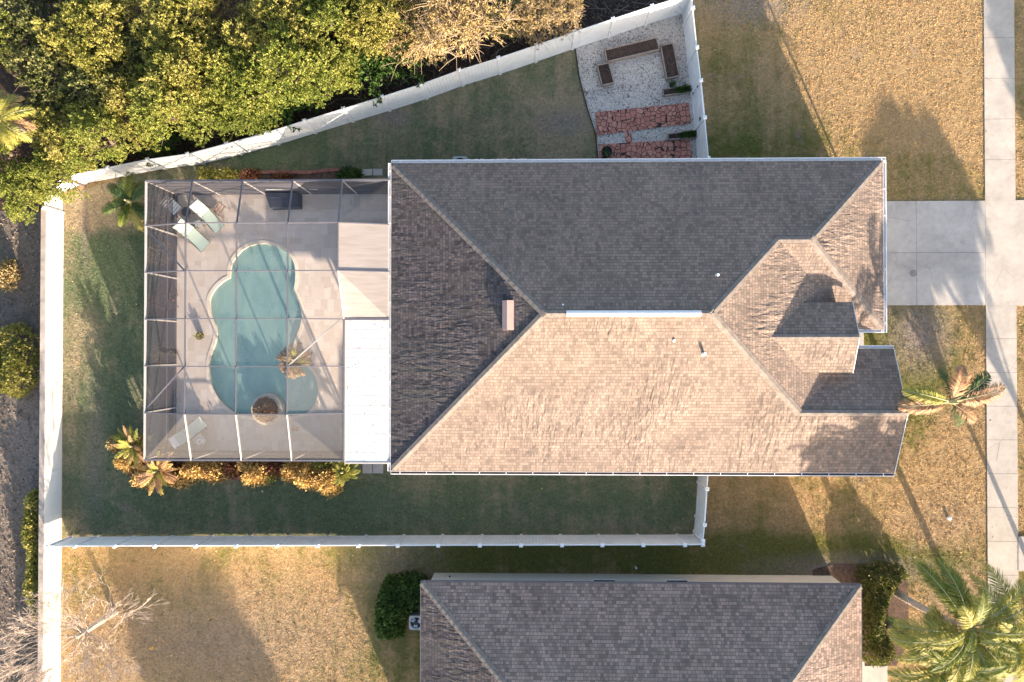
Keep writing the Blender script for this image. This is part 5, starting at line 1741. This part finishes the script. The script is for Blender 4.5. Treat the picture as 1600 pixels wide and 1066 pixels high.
# palms
def frond(L, el, droop, nl, ll, az, mat_leaf, lw=0.02, lift=0.35, rg=None, stem=0.025, blade0=0.18):
    """feather frond starting at origin: returns (stem mb pts, leaflet array)"""
    t = np.linspace(0, 1, 14)
    ang = el - droop * t ** 1.4
    ds = L / 13
    x = np.concatenate([[0], np.cumsum(np.cos(ang[:-1]) * ds)]); z = np.concatenate([[0], np.cumsum(np.sin(ang[:-1]) * ds)])
    tt = np.linspace(blade0, 0.995, nl)
    X = np.interp(tt, t, x); Z = np.interp(tt, t, z); A = np.interp(tt, t, ang)
    out = []
    for s in (-1, 1):
        n = nl
        ln = ll * np.sin(np.clip((tt - blade0 + 0.12) / (1.12 - blade0), 0, 1) * math.pi) ** 0.55 * rg.uniform(.8, 1.1, n)
        fw = 0.55 + 0.9 * tt ** 2
        d = np.stack([np.cos(A) * fw, np.full(n, s * 1.0), np.sin(A) * fw + lift - 0.9 * (tt * 0 + 1) * rg.uniform(.2, .8, n)], 1) + rg.normal(size=(n, 3)) * 0.10
        d = unit(d)
        a = np.stack([X, np.zeros(n), Z], 1)
        wv = np.stack([np.cos(A), np.zeros(n), np.sin(A)], 1) * lw
        m_ = a + d * ln[:, None] * 0.5 + [0, 0, 0.02]
        tip = a + d * ln[:, None]; tip[:, 2] -= ln * 0.18
        wv = wv * 1.3; out.append(np.stack([a - wv * .6, a + wv * .6, m_ + wv, m_ - wv], 1)); out.append(np.stack([m_ - wv, m_ + wv, tip + wv * .15, tip - wv * .15], 1))
    V = np.concatenate(out)
    ca, sa = math.cos(az), math.sin(az)
    Rm = np.array([[ca, sa, 0], [-sa, ca, 0], [0, 0, 1]])
    V = V @ Rm
    st = [(ca * a, sa * a, b_) for a, b_ in zip(x, z)]
    return V, st

def palm(name, base_px, hz, fronds, label, group=None, trunk_r=0.13, trunk=True, lean=(0, 0), seed=1, at=None, shaft=None, cat='palm', z0=0.0):
    p = P(base_px[0], base_px[1], 0) if at is None else Vector(at)
    e = empty(name, (p.x, p.y, z0), label, cat, group)
    rg = np.random.default_rng(seed)
    top_ = Vector((lean[0], lean[1], hz))
    if trunk:
        mb = MB()
        k = max(4, int(hz / 0.14)); pts, rads = [], []
        for i in range(k + 1):
            t = i / k; pts.append(tuple(Vector((lean[0] * t * t, lean[1] * t * t, hz * t)))); rads.append(trunk_r * (1.15 - .35 * t) * (1.06 if i % 2 else 0.97))
        mb.tube(pts, rads, 12); mb.build('trunk', M['palm_bark'], e)
        mb = MB(); mb.tube([tuple(top_ - Vector((0, 0, .05))), tuple(top_ + Vector((0, 0, .25))), tuple(top_ + Vector((0, 0, .55)))], [trunk_r * 1.0, trunk_r * .8, .03], 10)
        mb.build('crownshaft', M['rachis'], e)
    for (az, L, el, dr, mat, ll) in fronds:
        nl = int(L * 28) + 14
        V, st = frond(L, el, dr, nl, ll, az, mat, rg=rg, lw=0.014 if L > 2.2 else (0.02 if L > 1.62 else 0.009))
        V = V + np.array([top_.x, top_.y, top_.z])
        fo = np_mesh('frond', V, 4, M[mat], e)
        mb = MB(); mb.tube([tuple(Vector(q) + top_) for q in st], [0.028 * (1 - .85 * i / 13) + .003 for i in range(14)], 5)
        mb.build('frond_stem', M[mat] if L < 1.7 else M['rachis'], fo)
    return e
R = math.radians
def ring(n, L, el, dr, mats, ll, seed, jit=.25, off=0.0):
    rl = random.Random(seed); out = []
    for k in range(n):
        out.append((off + 6.283 * k / n + rl.uniform(-jit, jit), L * rl.uniform(.82, 1.1), el + rl.uniform(-.15, .15), dr + rl.uniform(-.2, .2), rl.choice(mats), ll * rl.uniform(.85, 1.1)))
    return out
# front yard palm: few long fronds, mixed green and dry
zc = 4.2
pc = P(1485, 628, zc)
palm('palm_tree', None, zc, [
    (R(166), 2.15, .55, 1.4, 'frond_yellow', .46), (R(186), 2.1, .35, 1.1, 'frond_brown', .52), (R(82), 1.65, .8, 1.2, 'frond_brown', .55), (R(36), 2.0, .5, 1.2, 'frond_dark', .52), (R(195), 1.6, .1, .9, 'frond_brown', .4), (R(-60), 1.2, .2, 1.1, 'frond_dark', .4),
    (R(16), 2.35, .5, 1.2, 'frond_brown', .55), (R(8), 1.9, .3, 1.1, 'frond_brown', .45), (R(-35), 1.5, .3, 1.2, 'frond_brown', .42), (R(100), 1.5, .2, 1.2, 'frond_dark', .3), (R(176), 1.9, .2, 1.3, 'frond_dark', .3)],
    'lone front yard palm with mixed green and dry brown fronds beside the sidewalk', at=(pc.x, pc.y, 0), trunk_r=.11, seed=4)
# neighbour palms lower right
def npalm(base, z, label, seed, n=13, L=2.5, mats=('frond_green', 'frond_yellow', 'frond_yellow'), lean=(0, 0)):
    return palm('palm_tree', base, z, ring(n, L, .6, 1.7, mats, .55, seed, .45) + ring(7, L * .8, 1.1, 1.5, mats, .5, seed + 5, .5, .4), label, 'palms in the neighbouring front yard', seed=seed, lean=lean, trunk_r=.14)
def leanto(base, tgt, z):
    q = P(tgt[0], tgt[1], z + .3) - P(base[0], base[1], 0); return (q.x, q.y)
npalm((1400, 926), 4.7, 'palm with a long visible grey trunk, upper of the two beside the clipped hedge', 3, 18, 3.2, lean=leanto((1400, 926), (1516, 985), 4.7), mats=('frond_yellow', 'frond_green', 'frond_yellow'))
npalm((1390, 982), 4.4, 'palm with grey trunk, lower of the two beside the clipped hedge', 7, 18, 3.0, lean=leanto((1390, 982), (1482, 1048), 4.4))
npalm((1500, 950), 4.6, 'big palm with bright feathery fronds over the sidewalk at the right edge', 9, 16, 2.8, lean=leanto((1500, 950), (1592, 990), 4.6), mats=('frond_yellow',))
# palm beside the cage, upper left
palm('palm_tree', None, 1.5, ring(13, 1.45, .8, 1.5, ('frond_dark', 'frond_dark', 'frond_green'), .36, 6, .7) + ring(9, 1.1, .4, 1.2, ('frond_dark', 'frond_green', 'leaf_tan'), .3, 8, .7) + [(R(235), 1.3, .3, 1.3, 'frond_yellow', .35), (R(170), 1.2, .2, 1.2, 'frond_yellow', .35), (R(285), 1.5, .3, 1.5, 'frond_yellow', .35)],
     'dark green feathery palm at the upper left corner of the cage', at=(*P(205, 316, 1.5)[:2], 0), trunk_r=.12, seed=21)
# low palms in the lower left planting
def sago(px, py, z, label, seed, n=22, L=1.0, mats=('frond_yellow', 'frond_green'), mats2=('frond_brown',)):
    rl = random.Random(seed * 3)
    fr = []
    for k in range(int(n * 2.6)):
        e_ = rl.uniform(.05, 1.4)
        fr.append((rl.uniform(0, 6.283), L * rl.uniform(.55, 1.3) * (1.1 - .25 * e_), e_, rl.uniform(.5, 1.5), rl.choice(mats if e_ > .7 else mats2), rl.uniform(.12, .2)))
    return palm('low_palm', None, z, fr, label, 'low feathery palms around the cage', at=(*P(px, py, z + .3)[:2], 0), trunk_r=.1, seed=seed)
sago(206, 697, 1.2, 'orange-tipped low palm at the lower left corner of the cage', 31, 26, L=1.1, mats=('frond_yellow', 'frond_green', 'frond_brown'), mats2=('frond_brown', 'leaf_croton', 'frond_yellow'))
sago(243, 737, 1.25, 'orange low palm just below the lower left end of the cage beam', 33, 26, L=1.1, mats=('frond_yellow', 'frond_brown', 'leaf_croton'), mats2=('frond_brown', 'leaf_croton'))
sago(535, 738, 1.1, 'pale yellow-green low palm below the right end of the cage', 35, 20, .7, mats=('frond_yellow',), mats2=('frond_yellow', 'frond_green'))
palm('low_palm', None, 1.5, ring(15, .95, .7, 1.5, ('frond_brown', 'leaf_tan'), .26, 41) + ring(8, .7, 1.1, 1.4, ('frond_yellow', 'leaf_tan'), .24, 44), 'dry golden palm leaning over the pool from its right edge', 'low feathery palms around the cage',
     at=(*P(460, 562, 1.7)[:2], 0), trunk_r=.07, seed=42, z0=0.05)
# brown palm in the thicket at the left edge
palm('palm_tree', None, 4.0, ring(14, 1.6, .6, 1.6, ('frond_brown', 'leaf_tan', 'frond_yellow'), .4, 51) + ring(7, 1.3, 1.0, 1.4, ('frond_yellow',), .4, 52), 'brown and yellow palm among the trees on the left edge',
     at=(*P(2, 190, 4.0)[:2], 0), trunk_r=.14, seed=53)
# off-frame trees to the lower right that cast the long shadows in the front yard
for (x, y, s, lab) in ((1736, 966, 0.93, 'street tree beyond the right edge whose round shadow lies on the upper right lawn'), (1612, 890, 0.7, 'small street tree just beyond the right edge whose shadow crosses the driveway'), (1925, 735, 1.0, 'street tree beyond the right edge whose shadow crosses the upper sidewalk'), (600, 1740, 1.2, 'garden tree beyond the lower edge shading the lower left lawn')):
    o = place('s2' if 'lawn' in lab and 'right' in lab or 'driveway' in lab else 's1', x, y, 0, s, .5, lab, group='trees beyond the frame')

# ------------------------------------------------------------------ grass blades
rg = np.random.default_rng(99)
def in_poly(x, y, poly):
    c = np.zeros(len(x), bool)
    n = len(poly)
    for i in range(n):
        x1, y1 = poly[i]; x2, y2 = poly[(i + 1) % n]
        cond = ((y1 > y) != (y2 > y)) & (x < (x2 - x1) * (y - y1) / (y2 - y1 + 1e-12) + x1)
        c ^= cond
    return c
def blades(name, poly_px, holes_px, dens, mat, hmin=.04, hmax=.10, bbox=None):
    poly = np.array(gp(poly_px)); holes = [np.array(gp(h)) for h in holes_px]
    x0, y0 = poly.min(0); x1, y1 = poly.max(0)
    n = int((x1 - x0) * (y1 - y0) * dens)
    cl = np.stack([rg.uniform(x0, x1, n // 5), rg.uniform(y0, y1, n // 5)], 1)
    idx = rg.integers(0, len(cl), n)
    xy = cl[idx] + rg.normal(size=(n, 2)) * 0.05
    k = in_poly(xy[:, 0], xy[:, 1], poly)
    for h in holes: k &= ~in_poly(xy[:, 0], xy[:, 1], h)
    xy = xy[k]; n = len(xy)
    pts = np.column_stack([xy, np.full(n, 0.004)])
    d = unit(rg.normal(size=(n, 3)) * [1, 1, 0.2] + [0, 0, 0.75])
    V = leaves(pts, d, rg.uniform(hmin, hmax, n), rg.uniform(.009, .020, n), rg, tri=True)
    o = np_mesh(name, V, 3, mat); tag(o, kind='stuff'); return o
mfb = lawn_mat('front_blades', (0.56, 0.385, 0.20), (0.23, 0.225, 0.065), base=0.12,
    greens=[(gc(1200, 260), gr(260, 70), 0.55), (gc(1050, 870), gr(520, 35), 0.85), (gc(1400, 560), gr(90, 110), 0.8), (gc(1420, 690), gr(45, 60), 0.55), (gc(1440, 880), gr(100, 50), 0.35),  (gc(1240, 800), gr(150, 90), 0.2), (gc(1120, 120), gr(90, 240), 0.2), (gc(640, 990), gr(90, 120), 0.55)],
    drys=[(gc(1400, 120), gr(130, 200), 0.25), (gc(1470, 760), gr(90, 120), 0.5)], bares=[(gc(1435, 520), gr(42, 52), 1.0), (gc(330, 1000), gr(200, 70), 0.45)], island=True)
mbb = lawn_mat('back_blades', (0.45, 0.37, 0.25), (0.20, 0.245, 0.13), base=0.5,
    greens=[(gc(450, 240), gr(150, 40), 0.4), (gc(600, 790), gr(560, 50), 0.35), (gc(180, 500), gr(70, 200), 0.5)],
    drys=[(gc(160, 320), gr(65, 40), 1.2), (gc(135, 530), gr(30, 50), 0.6), (gc(880, 200), gr(60, 60), 0.4)],
    bares=[(gc(880, 190), gr(35, 18), 0.8), (gc(615, 185), gr(25, 12), 0.9)], island=True)
house_px = [(630, 285), (1310, 285), (1310, 700), (630, 700)]
blades('back_grass', [(99, 305)] + fence_base[1:] + [(934, 253), (934, 290), (1088, 290), (1086, 838), (98, 838)], [house_px, [(270, 301), (645, 301), (645, 709), (270, 709)], [(200, 700), (548, 700), (540, 752), (200, 745)]], 330, mbb)
drv = [(1310, 318.5), (1545, 318.5), (1545, 476.5), (1310, 476.5)]
blades('front_grass', [(1096, -40), (1542, -40), (1542, 1120), (1096, 1120)], [house_px, drv, [(1270, 480), (1350, 480), (1350, 560), (1270, 560)], [(1094, 897), (1268, 897), (1268, 1120), (1094, 1120)], [(1270, 882), (1412, 882), (1412, 1120), (1270, 1120)]], 330, mfb)
blades('side_grass', [(98, 853), (1096, 853), (1096, 896), (690, 896), (690, 1110), (98, 1110)], [[(640, 940), (690, 940), (690, 1110), (640, 1110)]], 330, mfb)
blades('verge_grass', [(1587, -40), (1640, -40), (1640, 1120), (1587, 1120)], [[(1588, 317), (1645, 317), (1645, 478), (1588, 478)]], 300, mfb)
N = 1500
px = rg.uniform(98, 1540, N); py = rg.uniform(-10, 1075, N)
k = (((px < 1094) & (py > 270) & (py < 835) & (px < 225)) | ((py > 742) & (py < 832) & (px < 1084)) | ((py > 860) & (px < 650)) | ((px > 1110) & (py < 245)) | ((px > 1425) & (py > 485) & (px < 1538)))
px, py = px[k], py[k]; n = len(px)
pts = np.stack([(px - 825) / 33.2, (545 - py) / 33.2, rg.uniform(0.05, 0.09, n)], 1)
tag(np_mesh('fallen_leaves', leaves(pts, unit(rg.normal(size=(n, 3)) * [1, 1, .2]), rg.uniform(.05, .11, n), rg.uniform(.02, .04, n), rg), 4, M['leaf_croton']), kind='stuff')
# pebbles
N = 9000
q = np.array(grav); x0, y0 = q.min(0); x1, y1 = q.max(0)
xy = np.stack([rg.uniform(x0, x1, N), rg.uniform(y0, y1, N)], 1)
k = in_poly(xy[:, 0], xy[:, 1], q)
for h in ([(929, 174), (1078, 159), (1081, 195), (930, 214)], [(934, 224), (1079, 216), (1086, 272), (936, 272)]): k &= ~in_poly(xy[:, 0], xy[:, 1], np.array(gp(h)))
xy = xy[k]; n = len(xy)
r = rg.uniform(.012, .028, n)
top_p = np.column_stack([xy, r * 0.9])
cor = [np.column_stack([xy[:, 0] + r * math.cos(a), xy[:, 1] + r * math.sin(a), np.full(n, 0.006)]) for a in (0.3, 1.9, 3.4, 5.0)]
V = np.concatenate([np.stack([top_p, cor[i], cor[(i + 1) % 4]], 1) for i in range(4)])
peb = leaf_mat('pebble_stone', [(0.2, 0.155, 0.135), (0.48, 0.44, 0.40), (0.70, 0.67, 0.63)], 0.0, 0.9, big=2.0)
tag(np_mesh('pebbles', V, 3, peb), kind='stuff')
